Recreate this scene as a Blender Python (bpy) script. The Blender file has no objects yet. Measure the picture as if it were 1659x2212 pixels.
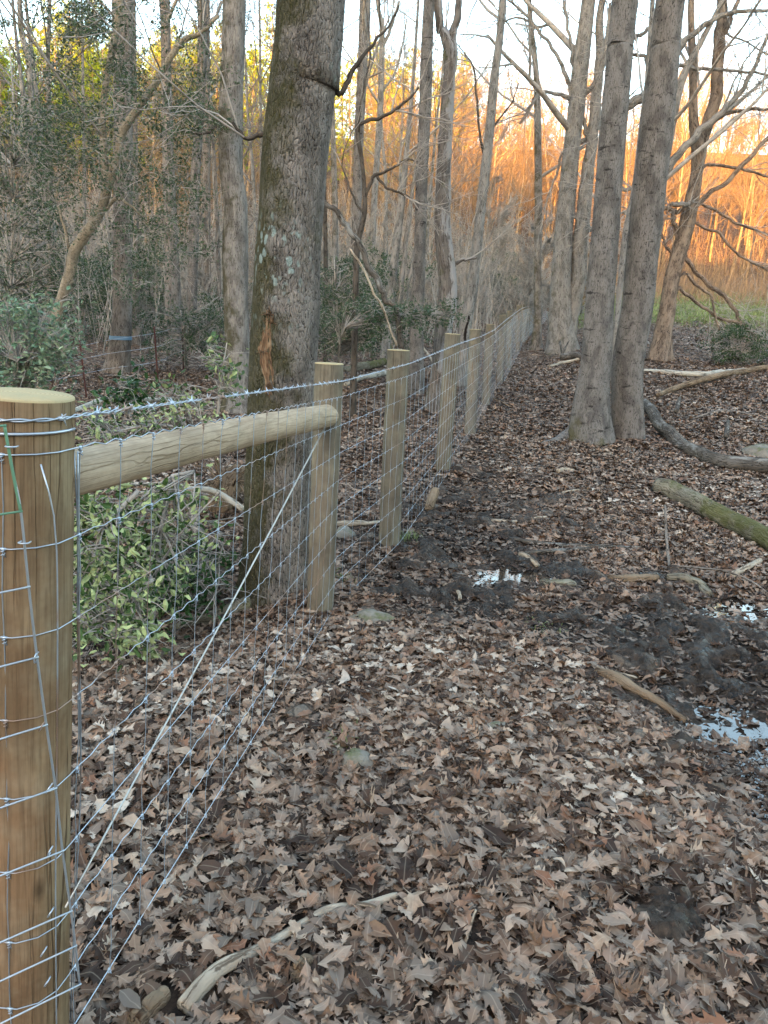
import bpy, math, random
import numpy as np
from mathutils import Vector, Matrix

# ------------------------------------------------------------------ camera
C = bpy.context.scene.collection
SC = bpy.context.scene
FPX = 1597.0                    # focal length in 1659x2212 picture units (26 mm equivalent)
PITCH, ROLL, CAMH = math.radians(14.3), math.radians(2.8), 1.6
Fv = np.array([0, math.cos(PITCH), -math.sin(PITCH)])
R0 = np.array([1.0, 0, 0]); U0 = np.array([0, math.sin(PITCH), math.cos(PITCH)])
Rv = math.cos(ROLL) * R0 + math.sin(ROLL) * U0
Uv = -math.sin(ROLL) * R0 + math.cos(ROLL) * U0
CAM = np.array([0, 0, CAMH])
cd = bpy.data.cameras.new('camera'); cam = bpy.data.objects.new('camera', cd); C.objects.link(cam)
cd.sensor_fit = 'VERTICAL'; cd.sensor_height = 36; cd.sensor_width = 27
cd.lens = 36 * FPX / 2212; cd.clip_start = 0.05; cd.clip_end = 2000
cam.matrix_world = Matrix(((Rv[0], Uv[0], -Fv[0], 0), (Rv[1], Uv[1], -Fv[1], 0), (Rv[2], Uv[2], -Fv[2], CAMH), (0, 0, 0, 1)))
SC.camera = cam

# ------------------------------------------------------------------ sky, sun, exposure
SUN_EL = math.radians(6.0)
SUN_DIR = np.array([-0.35, -1.0, 0]); SUN_DIR /= np.linalg.norm(SUN_DIR)      # towards the sun: behind the camera, to the left
w = bpy.data.worlds.new('World'); SC.world = w; w.use_nodes = True
nt = w.node_tree; nt.nodes.clear()
sky = nt.nodes.new('ShaderNodeTexSky'); sky.sky_type = 'NISHITA'; sky.sun_disc = False
sky.sun_elevation = SUN_EL; sky.sun_rotation = math.atan2(SUN_DIR[0], SUN_DIR[1])
sky.air_density = 1.0; sky.dust_density = 1.5; sky.ozone_density = 1.0
mixn = nt.nodes.new('ShaderNodeMix'); mixn.data_type = 'RGBA'; mixn.blend_type = 'MULTIPLY'; mixn.inputs[0].default_value = 1.0
mixn.inputs[7].default_value = (1.0, 0.97, 0.935, 1)
bg = nt.nodes.new('ShaderNodeBackground'); bg.inputs[1].default_value = 0.15
wo = nt.nodes.new('ShaderNodeOutputWorld')
nt.links.new(sky.outputs[0], mixn.inputs[6]); nt.links.new(mixn.outputs[2], bg.inputs[0]); nt.links.new(bg.outputs[0], wo.inputs[0])
sl = bpy.data.lights.new('sun', 'SUN'); sl.energy = 2.2; sl.angle = math.radians(0.5); sl.color = (1.0, 0.47, 0.13)
so = bpy.data.objects.new('sun', sl); C.objects.link(so)
sv = Vector((SUN_DIR[0] * math.cos(SUN_EL), SUN_DIR[1] * math.cos(SUN_EL), math.sin(SUN_EL)))
so.rotation_euler = sv.to_track_quat('Z', 'Y').to_euler(); so.location = (-30, -60, 60)
SC.view_settings.view_transform = 'Standard'; SC.view_settings.look = 'None'
SC.view_settings.exposure = 3.65; SC.view_settings.gamma = 1.0
SC.cycles.max_bounces = 5; SC.cycles.diffuse_bounces = 1; SC.cycles.glossy_bounces = 2; SC.cycles.transmission_bounces = 3
SC.cycles.use_adaptive_sampling = True; SC.cycles.adaptive_threshold = 0.015

rng = np.random.default_rng(7); random.seed(7)

# ------------------------------------------------------------------ noise and terrain
def _h2(i, j, s):
    a = np.sin(i * 127.1 + j * 311.7 + s * 74.7) * 43758.5453
    return a - np.floor(a)
def vn(x, y, s=0.0):
    x = np.asarray(x, float); y = np.asarray(y, float)
    i, j = np.floor(x), np.floor(y); fx, fy = x - i, y - j
    fx = fx * fx * (3 - 2 * fx); fy = fy * fy * (3 - 2 * fy)
    return (_h2(i, j, s) * (1 - fx) + _h2(i + 1, j, s) * fx) * (1 - fy) + (_h2(i, j + 1, s) * (1 - fx) + _h2(i + 1, j + 1, s) * fx) * fy
def fbm(x, y, s=0.0, o=3):
    t, a, f = 0, 1, 1
    for k in range(o):
        t = t + a * (vn(x * f, y * f, s + k * 9.1) - .5); a *= .5; f *= 2.03
    return t
YL = [[0, 5, 10, 15, 20, 30, 50, 75, 100, 130, 400], [-.05, -.05, 0.0, .15, .4, .8, 2.6, 9, 18.5, 31, 36]]
YC = [[0, 5, 7.6, 9.9, 12.4, 14.9, 21, 25, 30, 40, 60, 80, 105, 135, 400], [0, .02, .14, .19, .3, .5, .93, 1.15, 1.35, 2.0, 4.5, 9.5, 19, 31, 36]]
YR = [[0, 5, 10.4, 13, 16, 18, 25, 35, 60, 75, 100, 130, 170, 400], [0, 0, .2, .5, .85, 1.1, 1.9, 2.75, 5.3, 8.5, 18.5, 31, 35, 38]]
BUMPS = []       # (x, y, sx, sy, h) filled below
MUD = []
def g(x, y, fine=True):
    x = np.asarray(x, float); y = np.asarray(y, float)
    yy = np.maximum(y, 0)
    u = x / np.maximum(yy, 4.0)
    l, c, r = np.interp(yy, *YL), np.interp(yy, *YC), np.interp(yy, *YR)
    a = np.clip((u + .2) / .3, 0, 1); a = a * a * (3 - 2 * a)
    b = np.clip((u - .1) / .23, 0, 1); b = b * b * (3 - 2 * b)
    z = l * (1 - a) + c * a * (1 - b) + r * a * b
    ridge = np.interp(x + 0.0 * y, [-400, -95, -70, -50, -36, -21, 80, 400], [50, 47.5, 39, 30.5, 27, 25, 26, 30])  # unseen ridge behind the camera, added and shaped to cast shade ahead
    t = np.clip((-y - 12) / 63, 0, 1); t = t * t * (3 - 2 * t)
    z = z + ridge * t
    for (bx, by, sx, sy, h) in BUMPS:
        z = z + h * np.exp(-((x - bx) / sx) ** 2 - ((y - by) / sy) ** 2)
    if fine:
        z = z + .10 * fbm(x * .45, y * .45, 3, 3) * np.clip(yy / 6, .4, 2)
        z = z + .03 * fbm(x * 2.2, y * 2.2, 5, 2) * np.exp(-yy / 30)
    return z
def ray(px, py):
    d = Fv + (px - 829.5) / FPX * Rv - (py - 1106) / FPX * Uv
    return d
def P(px, py, Y):
    d = ray(px, py); return CAM + d * (Y / d[1])
def G(px, py):
    d = ray(px, py); t = np.linspace(.8, 45, 1500) ; t = t ** 1.0
    pts = CAM[None] + d[None] * t[:, None]
    dz = pts[:, 2] - g(pts[:, 0], pts[:, 1])
    k = np.argmax(dz < 0)
    if dz[k] >= 0: k = len(t) - 1
    if k > 0:
        f = dz[k - 1] / max(1e-9, dz[k - 1] - dz[k]); tt = t[k - 1] + f * (t[k] - t[k - 1])
    else: tt = t[0]
    p = CAM + d * tt; p[2] = float(g(p[0], p[1])); return p
def rpx(wpx, p):                     # radius in metres of something wpx wide in the picture, at point p
    return .5 * wpx * float((np.asarray(p) - CAM) @ Fv) / FPX

def bump(px, py, sx, sy, h): p = G(px, py); BUMPS.append((p[0], p[1], sx, sy, h))
BUMPS.append((-1.55, 4.0, .75, .55, -.30)); BUMPS.append((-2.6, 5.2, 1.1, .8, -.30))          # ditch behind the fence
BUMPS.append((-.62, 4.25, .45, .4, .10))
pud = [G(1105, 1238), G(1610, 1300), G(1605, 1545), G(1015, 1203), G(1650, 1700)]
for p, sx, sy, h in zip(pud, (.42, .42, .36, .2, .3), (.16, .26, .42, .1, .25), (-.10, -.13, -.13, -.08, -.09)):
    BUMPS.append((p[0], p[1], sx, sy, h))
def mud_at(px, py, sx, sy, a): p = G(px, py); MUD.append((p[0], p[1], sx, sy, a))
mud_at(960, 1290, .5, .4, 1.); mud_at(1320, 1370, .6, .28, .9); mud_at(1130, 1240, .55, .4, 1.); mud_at(1480, 1330, .5, .4, .7)
mud_at(1610, 1480, .45, .7, 1.); mud_at(1640, 1700, .3, .4, 1.); mud_at(1420, 1250, .4, .25, .5); mud_at(1100, 1110, .8, .7, .6); mud_at(960, 1180, .4, .5, .6)
mud_at(1040, 1010, .5, .9, .35); mud_at(1080, 880, .7, 2.4, .22); mud_at(1480, 1990, .16, .1, .8)
mud_at(400, 1220, .5, .6, .7); mud_at(210, 1395, .3, .12, 1.); mud_at(860, 1150, .8, .9, .5); mud_at(640, 1545, .12, .07, .6)
mud_at(1480, 1560, .25, .2, .6); mud_at(1570, 1620, .4, .4, .7)
def mud(x, y):
    m = np.zeros(np.shape(x))
    for (bx, by, sx, sy, a) in MUD:
        m = m + a * np.exp(-((x - bx) / sx) ** 2 - ((y - by) / sy) ** 2)
    m = m * (.25 + 1.9 * vn(x * 3.1, y * 3.1, 21)) * (.35 + 1.2 * vn(x * 9, y * 9, 25))
    return np.clip(m, 0, 1)

# ------------------------------------------------------------------ mesh collector
class MB:
    def __init__(s): s.V = []; s.F4 = []; s.F3 = []; s.co = []; s.rn = []; s.n = 0; s.nsm = []
    def add(s, V, F4=None, F3=None, co=None, rn=0.0):
        V = np.asarray(V, float)
        s.V.append(V)
        if F4 is not None and len(F4): s.F4.append(np.asarray(F4, np.int64) + s.n)
        if F3 is not None and len(F3): s.F3.append(np.asarray(F3, np.int64) + s.n)
        s.co.append(V if co is None else np.asarray(co, float))
        s.rn.append(np.full(len(V), rn) if np.isscalar(rn) else np.asarray(rn, float))
        s.n += len(V)
    def tube(s, pts, rad, sides=6, lump=0.0, seed=0, cap=True, rn=0.0, s0=0.0, flute=None):
        pts = np.asarray(pts, float); n = len(pts); rad = np.atleast_1d(np.asarray(rad, float)); rad = np.interp(np.linspace(0, 1, n), np.linspace(0, 1, len(rad)), rad) if len(rad) > 1 else np.full(n, rad[0])
        t = np.gradient(pts, axis=0); t /= np.linalg.norm(t, axis=1)[:, None] + 1e-12
        m = np.abs(t[:, 2]).mean()
        ref = np.array([1., 0.02, 0]) if m > .6 else np.array([0.02, 0.03, 1.])
        nn = ref[None] - (t @ ref)[:, None] * t; nn /= np.linalg.norm(nn, axis=1)[:, None] + 1e-9
        bb = np.cross(t, nn)
        th = np.arange(sides) * 2 * np.pi / sides
        sl_ = np.concatenate([[0], np.cumsum(np.linalg.norm(np.diff(pts, axis=0), axis=1))]) + s0
        cth, sth = np.cos(th), np.sin(th)
        r = np.repeat(rad[:, None], sides, 1)
        if lump > 0:
            ss = sl_[:, None] / max(rad.mean(), .01)
            l = fbm(cth[None] * 1.7 + seed * 3.3 + 10, sth[None] * 1.7 + ss * .45 + seed, seed, 2) + .6 * fbm(cth[None] * .8 + seed, ss * .13 + sth[None] * .8, seed + 2, 2)
            r = r * (1 + lump * l)
        if flute is not None: r = r * (1 + np.asarray(flute)[:, None] * (np.sin(th[None] * 5 + seed) * .6 + np.sin(th[None] * 3 + seed * 2.3) * .5 + .25 * np.sin(th[None] * 11 + seed)))
        V = pts[:, None] + r[..., None] * (cth[None, :, None] * nn[:, None] + sth[None, :, None] * bb[:, None])
        co = np.stack([r * cth[None], r * sth[None], np.repeat(sl_[:, None], sides, 1)], -1)
        i = np.arange(n - 1)[:, None] * sides; j = np.arange(sides)[None]; j2 = (j + 1) % sides
        F = np.stack([i + j, i + j2, i + sides + j2, i + sides + j], -1).reshape(-1, 4)
        V = V.reshape(-1, 3); co = co.reshape(-1, 3); F3 = None
        if cap and sides > 2:
            k = len(V); V = np.vstack([V, pts[0], pts[-1]]); co = np.vstack([co, [0, 0, s0], [0, 0, sl_[-1]]])
            a = np.arange(sides); b = (a + 1) % sides; e = (n - 1) * sides
            F3 = np.vstack([np.stack([np.full(sides, k), b, a], 1), np.stack([np.full(sides, k + 1), e + a, e + b], 1)])
        s.add(V, F, F3, co, rn)
    def build(s, name, mat, parent=None, smooth=True):
        me = bpy.data.meshes.new(name)
        V = np.vstack(s.V) if s.V else np.zeros((0, 3))
        F4 = np.vstack(s.F4) if s.F4 else np.zeros((0, 4), np.int64)
        F3 = np.vstack(s.F3) if s.F3 else np.zeros((0, 3), np.int64)
        org = np.zeros(3)
        if parent is not None: org = np.array(parent.location)
        me.vertices.add(len(V)); me.vertices.foreach_set('co', (V - org).astype(np.float32).ravel())
        nl = F4.size + F3.size; me.loops.add(nl)
        me.loops.foreach_set('vertex_index', np.concatenate([F4.ravel(), F3.ravel()]).astype(np.int32))
        me.polygons.add(len(F4) + len(F3))
        st = np.concatenate([np.arange(len(F4)) * 4, F4.size + np.arange(len(F3)) * 3]).astype(np.int32)
        me.polygons.foreach_set('loop_start', st)
        me.polygons.foreach_set('use_smooth', np.full(len(F4) + len(F3), smooth))
        a = me.attributes.new('co', 'FLOAT_VECTOR', 'POINT'); a.data.foreach_set('vector', np.vstack(s.co).astype(np.float32).ravel())
        a = me.attributes.new('rnd', 'FLOAT', 'POINT'); a.data.foreach_set('value', np.concatenate(s.rn).astype(np.float32))
        me.update(calc_edges=True)
        me.materials.append(mat)
        o = bpy.data.objects.new(name, me); C.objects.link(o)
        if parent is not None: o.parent = parent
        return o
def empty(name, loc): o = bpy.data.objects.new(name, None); C.objects.link(o); o.location = tuple(loc); o.empty_display_size = .2; return o
def tag(o, label=None, cat=None, group=None, kind=None):
    if label: o['label'] = label
    if cat: o['category'] = cat
    if group: o['group'] = group
    if kind: o['kind'] = kind
    return o
def copy_tree(o, parent=None):
    c = o.copy(); C.objects.link(c)
    if parent is not None: c.parent = parent
    for ch in [k for k in CH.get(o.name, [])]: copy_tree(ch, c)
    return c
CH = {}
def crom(pts, m):
    pts = np.asarray(pts, float)
    if len(pts) < 3:
        t = np.linspace(0, 1, m)[:, None]; return pts[0] * (1 - t) + pts[-1] * t
    a = np.vstack([2 * pts[0] - pts[1], pts, 2 * pts[-1] - pts[-2]])
    L = np.concatenate([[0], np.cumsum(np.linalg.norm(np.diff(pts[:, :3], axis=0), axis=1))]); L /= L[-1]
    q = np.linspace(0, 1, m); k = np.clip(np.searchsorted(L, q, side='right') - 1, 0, len(pts) - 2)
    f = ((q - L[k]) / (L[k + 1] - L[k] + 1e-12))[:, None]
    p0, p1, p2, p3 = a[k], a[k + 1], a[k + 2], a[k + 3]
    return .5 * ((2 * p1) + (-p0 + p2) * f + (2 * p0 - 5 * p1 + 4 * p2 - p3) * f * f + (-p0 + 3 * p1 - 3 * p2 + p3) * f ** 3)

# ------------------------------------------------------------------ materials
class NT:
    def __init__(s, name):
        s.m = bpy.data.materials.new(name); s.m.use_nodes = True; s.t = s.m.node_tree; s.t.nodes.clear()
        s.out = s.t.nodes.new('ShaderNodeOutputMaterial'); s.b = s.t.nodes.new('ShaderNodeBsdfPrincipled')
        s.t.links.new(s.b.outputs[0], s.out.inputs[0])
    def set(s, sock, v):
        if hasattr(v, 'is_linked') or isinstance(v, bpy.types.NodeSocket): s.t.links.new(v, sock)
        elif isinstance(v, (tuple, list)) and len(v) == 3 and sock.type == 'RGBA': sock.default_value = (*v, 1)
        else: sock.default_value = v
    def attr(s, n, o='Vector'): a = s.t.nodes.new('ShaderNodeAttribute'); a.attribute_name = n; return a.outputs[o]
    def geo(s, o='Position'): return s.t.nodes.new('ShaderNodeNewGeometry').outputs[o]
    def mapv(s, v, sc=(1, 1, 1), loc=(0, 0, 0)):
        a = s.t.nodes.new('ShaderNodeMapping'); s.set(a.inputs[0], v); a.inputs[3].default_value = sc; a.inputs[1].default_value = loc; return a.outputs[0]
    def noise(s, v, scale, det=4, rough=.55, dist=0, o=0):
        a = s.t.nodes.new('ShaderNodeTexNoise'); s.set(a.inputs['Vector'], v); a.inputs['Scale'].default_value = scale
        a.inputs['Detail'].default_value = det; a.inputs['Roughness'].default_value = rough; a.inputs['Distortion'].default_value = dist; return a.outputs[o]
    def vor(s, v, scale, feat='F1', o=0, rnd=1):
        a = s.t.nodes.new('ShaderNodeTexVoronoi'); a.feature = feat; s.set(a.inputs['Vector'], v); a.inputs['Scale'].default_value = scale
        a.inputs['Randomness'].default_value = rnd; return a.outputs[o]
    def ramp(s, f, stops, interp='LINEAR'):
        a = s.t.nodes.new('ShaderNodeValToRGB'); s.set(a.inputs[0], f); e = a.color_ramp.elements; a.color_ramp.interpolation = interp
        while len(e) < len(stops): e.new(.5)
        for k, (p, c) in enumerate(stops):
            e[k].position = p; e[k].color = (*c, 1) if isinstance(c, (tuple, list)) else (c, c, c, 1)
        return a.outputs[0]
    def mix(s, f, a_, b_, bt='MIX'):
        a = s.t.nodes.new('ShaderNodeMix'); a.data_type = 'RGBA'; a.blend_type = bt
        s.set(a.inputs[0], f); s.set(a.inputs[6], a_); s.set(a.inputs[7], b_); return a.outputs[2]
    def math(s, op, a_, b_=0.0, c_=0.0, clamp=False):
        a = s.t.nodes.new('ShaderNodeMath'); a.operation = op; a.use_clamp = clamp; s.set(a.inputs[0], a_); s.set(a.inputs[1], b_); s.set(a.inputs[2], c_); return a.outputs[0]
    def vadd(s, a_, b_, k=1.0):
        m = s.t.nodes.new('ShaderNodeVectorMath'); m.operation = 'MULTIPLY_ADD'; s.set(m.inputs[0], b_); m.inputs[1].default_value = (k, k, k); s.set(m.inputs[2], a_); return m.outputs[0]
    def sep(s, v, k): a = s.t.nodes.new('ShaderNodeSeparateXYZ'); s.set(a.inputs[0], v); return a.outputs[k]
    def dist(s, v, p): a = s.t.nodes.new('ShaderNodeVectorMath'); a.operation = 'DISTANCE'; s.set(a.inputs[0], v); a.inputs[1].default_value = p; return a.outputs['Value']
    def bump(s, h, strength=.6, dist=.01):
        a = s.t.nodes.new('ShaderNodeBump'); a.inputs['Strength'].default_value = strength; a.inputs['Distance'].default_value = dist; s.set(a.inputs['Height'], h); s.t.links.new(a.outputs[0], s.b.inputs['Normal'])
    def fin(s, col, rough=.8, metal=0.0, spec=.3):
        s.set(s.b.inputs['Base Color'], col); s.set(s.b.inputs['Roughness'], rough); s.set(s.b.inputs['Metallic'], metal); s.b.inputs['Specular IOR Level'].default_value = spec; return s.m

def bark(name, light, dark, scale=30, zs=.25, depth=.012, moss=0.0, mossc=(.07, .075, .02), bias=(-4, 0, 0), rings=0.0, lichen=0.0, lcen=None, patch=0.0, patchc=(.5, .45, .38), pbias=0.0, vk=.22):
    n = NT(name); v = n.attr('co')
    wv = n.vadd(v, n.noise(v, 14, 4, o=1), .045)
    m = n.mapv(wv, (1, 1, zs))
    e = n.vor(m, scale, 'DISTANCE_TO_EDGE'); f = n.noise(n.mapv(v, (1, 1, zs * .6)), scale * 1.6, 6, .65)
    rd = n.noise(n.mapv(wv, (1, 1, zs * .8), (1, 5, 2)), scale * .9, 3, .5); rd = n.math('ABSOLUTE', n.math('SUBTRACT', rd, .5))
    rd = n.ramp(rd, [(0, 0.), (.09, 1.)])
    h = n.math('ADD', n.math('MULTIPLY', n.ramp(e, [(0, 0.), (.22, 1.)]), vk), n.math('ADD', n.math('MULTIPLY', rd, .5 - vk * .55), n.math('MULTIPLY', f, .65)))
    col = n.mix(n.ramp(h, [(.40, 0.), (.60, 1.)]), tuple(c * .7 for c in dark), tuple(c * 1.12 for c in light))  # bark tone by relief, with furrow shade deepened in the colour itself
    big = n.noise(v, 3.2, 4)
    col = n.mix(n.ramp(big, [(.35, 0.), (.7, .35)]), col, tuple(c * 1.35 for c in light))
    col = n.mix(n.ramp(n.noise(n.mapv(v, (1, 1, .5)), 7, 3), [(.40, .45), (.55, 0.)]), col, tuple(c * .9 for c in dark))
    if patch > 0:
        pm = n.ramp(n.math('ADD', n.noise(n.mapv(v, (1.3, 1.3, .35), (3, 3, 3)), 7, 6, .7), n.math('MULTIPLY', n.sep(v, 0), pbias)), [(.63 - patch * .3, 0.), (.69 - patch * .3, .8)])
        col = n.mix(pm, col, n.mix(f, tuple(c * .6 for c in patchc), patchc))
    if rings > 0:
        rg = n.ramp(n.noise(n.mapv(v, (1.0, 1.0, 3.2), (5, 1, 2)), 5, 4, .6), [(.60, 0.), (.68, rings)])
        col = n.mix(rg, col, tuple(c * .35 for c in dark))
    if moss > 0:
        mm = n.math('ADD', n.noise(v, 3.4, 6, .68), n.math('MULTIPLY', n.sep(v, 0), bias[0] * .12))
        if bias[2]: mm = n.math('ADD', mm, n.math('MULTIPLY', n.sep(v, 2), bias[2]))
        ms = n.ramp(mm, [(.72 - moss * .4, 0.), (.86 - moss * .4, 1.)])
        mc = n.mix(n.noise(v, 60, 3), tuple(c * .55 for c in mossc), tuple(c * 1.5 for c in mossc))
        col = n.mix(n.math('MULTIPLY', ms, n.ramp(f, [(.25, 1.), (.75, .55)])), col, mc)
    if lichen > 0:
        lv = n.vor(n.mapv(wv, (1, 1, .6)), 22, 'F1'); ms = n.ramp(lv, [(.29, 1.), (.40, 0.)])
        k = n.ramp(n.noise(v, 2.3, 3), [(.66 - lichen * .2, 0.), (.72 - lichen * .2, 1.)])
        if lcen:
            k = n.math('MAXIMUM', n.math('MULTIPLY', k, .35), n.ramp(n.dist(n.mapv(v, (1, 1, .75)), lcen), [(.10, 1.), (.22, 0.)]))
        lm = n.math('MULTIPLY', n.math('MULTIPLY', ms, k), n.ramp(n.noise(v, 16, 3), [(.42, 0.), (.5, 1.)]))
        col = n.mix(lm, col, (.36, .42, .38))
    n.bump(h, 1.0, depth)
    return n.fin(col, .95, 0, .04)

def leafmat(name, top, under, gloss=.45, sub=0.0, var=.35):
    n = NT(name); r = n.attr('rnd', 'Fac'); bf = n.geo('Backfacing')
    t = n.mix(r, tuple(c * (1 - var) for c in top), tuple(c * (1 + var) for c in top))
    u = n.mix(r, tuple(c * (1 - var) for c in under), tuple(c * (1 + var) for c in under))
    m = n.fin(n.mix(bf, t, u), gloss, 0, .22)
    if sub > 0:
        tr = n.t.nodes.new('ShaderNodeBsdfTranslucent'); n.set(tr.inputs[0], n.mix(bf, t, u)); mx = n.t.nodes.new('ShaderNodeMixShader'); mx.inputs[0].default_value = sub
        n.t.links.new(n.b.outputs[0], mx.inputs[1]); n.t.links.new(tr.outputs[0], mx.inputs[2]); n.t.links.new(mx.outputs[0], n.out.inputs[0])
    return m

LEAFSTOPS = [(0, (.022, .013, .009)), (.15, (.07, .040, .026)), (.3, (.15, .088, .056)), (.45, (.235, .15, .10)), (.6, (.31, .20, .135)), (.7, (.20, .095, .055)), (.78, (.35, .235, .16)), (.9, (.42, .315, .23)), (1, (.54, .44, .35))]
def mat_litter():
    n = NT('dead_leaves'); r = n.attr('rnd', 'Fac'); v = n.geo('Position')
    c = n.ramp(r, LEAFSTOPS)
    c = n.mix(n.ramp(n.noise(v, 45, 4), [(.4, 0.), (.75, .5)]), c, (.06, .035, .025))
    c = n.mix(n.math('MULTIPLY', n.geo('Backfacing'), .35), c, (.36, .28, .22)); y_ = n.math('ABSOLUTE', n.sep(n.attr('co'), 1)); c = n.mix(n.ramp(y_, [(0, .28), (.02, 0.)]), c, (.48, .38, .28))
    return n.fin(c, .55, 0, .14)
def mat_ground():
    n = NT('forest_floor'); v = n.geo('Position'); mu = n.attr('rnd', 'Fac'); gr = n.sep(n.attr('co'), 0); far = n.sep(n.attr('co'), 1)
    wv = n.vadd(v, n.noise(v, 14, 3, o=1), .05)
    cell = n.vor(n.mapv(wv, (1, 1, 1)), 15, 'F1', 1); e = n.vor(wv, 15, 'DISTANCE_TO_EDGE')
    lc = n.ramp(n.sep(cell, 0), LEAFSTOPS)
    lc = n.mix(n.ramp(e, [(0, .8), (.12, 0.)]), lc, (.03, .02, .015))
    soil = n.mix(n.noise(v, 11, 6, .7), (.014, .010, .008), (.06, .042, .031))
    soil = n.mix(n.ramp(n.noise(v, 60, 4), [(.6, 0.), (.75, .6)]), soil, (.2, .14, .1))
    nz = n.noise(v, 7, 5, .65)
    near = n.mix(n.ramp(nz, [(.35, .3), (.6, .8)]), soil, lc)
    c = n.mix(far, near, n.mix(.8, soil, lc))
    c = n.mix(mu, c, n.mix(n.ramp(n.noise(v, 26, 8, .8), [(.38, 0.), (.66, 1.)]), (.004, .003, .0025), (.10, .07, .05)))
    grc = n.mix(n.noise(v, 1.2, 6, .7), (.23, .17, .10), (.14, .17, .06))
    c = n.mix(n.math('MULTIPLY', gr, n.ramp(n.noise(v, .9, 4), [(.3, .3), (.55, 1.)])), c, grc)
    h = n.math('ADD', n.math('MULTIPLY', n.noise(v, 38, 6, .75), .6), n.math('MULTIPLY', e, 1.2))
    n.bump(h, 1.0, .05)
    return n.fin(c, n.math('SUBTRACT', .92, n.math('MULTIPLY', mu, n.ramp(n.noise(v, 9, 3), [(.5, .25), (.6, .78)]))), 0, .25)
def mat_wood(name, a, b, dk, green=(.24, .25, .14), gamt=.5, crack=.75, side=0.0):
    n = NT(name); v = n.attr('co')
    m = n.mapv(v, (1, 1, .06))
    c = n.mix(n.noise(m, 22, 5, .6, .4), a, b)
    c = n.mix(n.ramp(n.noise(n.mapv(v, (1, 1, .22)), 7, 4), [(.42, 0.), (.62, gamt)]), c, green)
    c = n.mix(n.ramp(n.noise(n.mapv(v, (1, 1, .5), (4, 2, 1)), 9, 5, .65), [(.52, 0.), (.7, .65)]), c, tuple(k * .45 for k in a))
    fine = n.noise(n.mapv(v, (1, 1, .03)), 190, 4, .65)
    blot = n.noise(n.mapv(v, (1, 1, .6), (7, 3, 1)), 5, 6, .7); c = n.mix(n.ramp(blot, [(.45, 0.), (.62, .5)]), c, tuple(k * .55 for k in b)); c = n.mix(n.ramp(n.noise(v, 3.5, 5, .7), [(.5, 0.), (.7, .4)]), c, (.42, .36, .25))
    c = n.mix(n.ramp(fine, [(.35, .45), (.55, 0.)]), c, dk)
    if name.startswith('corner'): c = n.mix(n.math('MULTIPLY', n.ramp(n.sep(v, 2), [(.98, 0.), (1.0, 1.)]), .0), c, green)
    cv = n.vor(n.mapv(n.vadd(v, n.noise(v, 5, 2, o=1), .012), (1, 1, .010)), 34, 'DISTANCE_TO_EDGE')
    cm = n.math('MULTIPLY', n.ramp(cv, [(0, 1.), (.008, .8), (.016, 0.)]), n.ramp(n.noise(n.mapv(v, (1, 1, .3)), 4, 3), [(.40, .0), (.52, 1.)]))
    c = n.mix(n.math('MULTIPLY', cm, crack), c, dk)
    kn = n.vor(n.mapv(v, (1, 1, .45)), 6.5, 'F1'); km = n.ramp(kn, [(.035, 1.), (.07, .4), (.1, 0.)])
    c = n.mix(n.math('MULTIPLY', km, .7), c, tuple(k * .6 for k in dk))
    n.bump(n.math('SUBTRACT', n.math('MULTIPLY', fine, .25), cm), .8, .004)
    return n.fin(c, .85, 0, .08)
def mat_endgrain():
    n = NT('end_grain'); v = n.attr('co')
    x, y = n.sep(v, 0), n.sep(v, 1)
    r = n.math('POWER', n.math('ADD', n.math('MULTIPLY', x, x), n.math('MULTIPLY', y, y)), .5)
    rings = n.math('SINE', n.math('MULTIPLY', n.math('ADD', r, n.math('MULTIPLY', n.noise(v, 12, 2), .012)), 900))
    c = n.mix(n.ramp(rings, [(0, 0.), (1, .5)]), (.44, .34, .19), (.30, .21, .10))
    c = n.mix(n.ramp(n.noise(v, 18, 5), [(.4, 0.), (.65, .55)]), c, (.33, .28, .16))
    n.bump(n.noise(v, 90, 4), .6, .003)
    return n.fin(c, .85, 0, .2)
def mat_metal(name, col, rough=.38, metal=.75, rust=0.0):
    n = NT(name); v = n.geo('Position'); c = n.mix(n.noise(v, 60, 3), tuple(k * .75 for k in col), col)
    if rust: c = n.mix(n.ramp(n.noise(v, 4.5, 3), [(.62 - rust * .2, 0.), (.68 - rust * .2, .85)]), c, (.36, .22, .14))
    return n.fin(c, rough, metal, .5)
def mat_stone():
    n = NT('mossy_stone'); v = n.geo('Position'); nz = n.noise(v, 14, 5, .65)
    c = n.mix(nz, (.10, .085, .07), (.3, .26, .21)); up = n.sep(n.geo('Normal'), 2)
    mm = n.ramp(n.math('ADD', n.math('MULTIPLY', up, .25), n.noise(v, 9, 5, .7)), [(.68, 0.), (.84, .8)])
    c = n.mix(mm, c, n.mix(n.noise(v, 90, 2), (.045, .05, .016), (.13, .135, .04))); n.bump(nz, .8, .02)
    return n.fin(c, .85, 0, .2)

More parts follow.
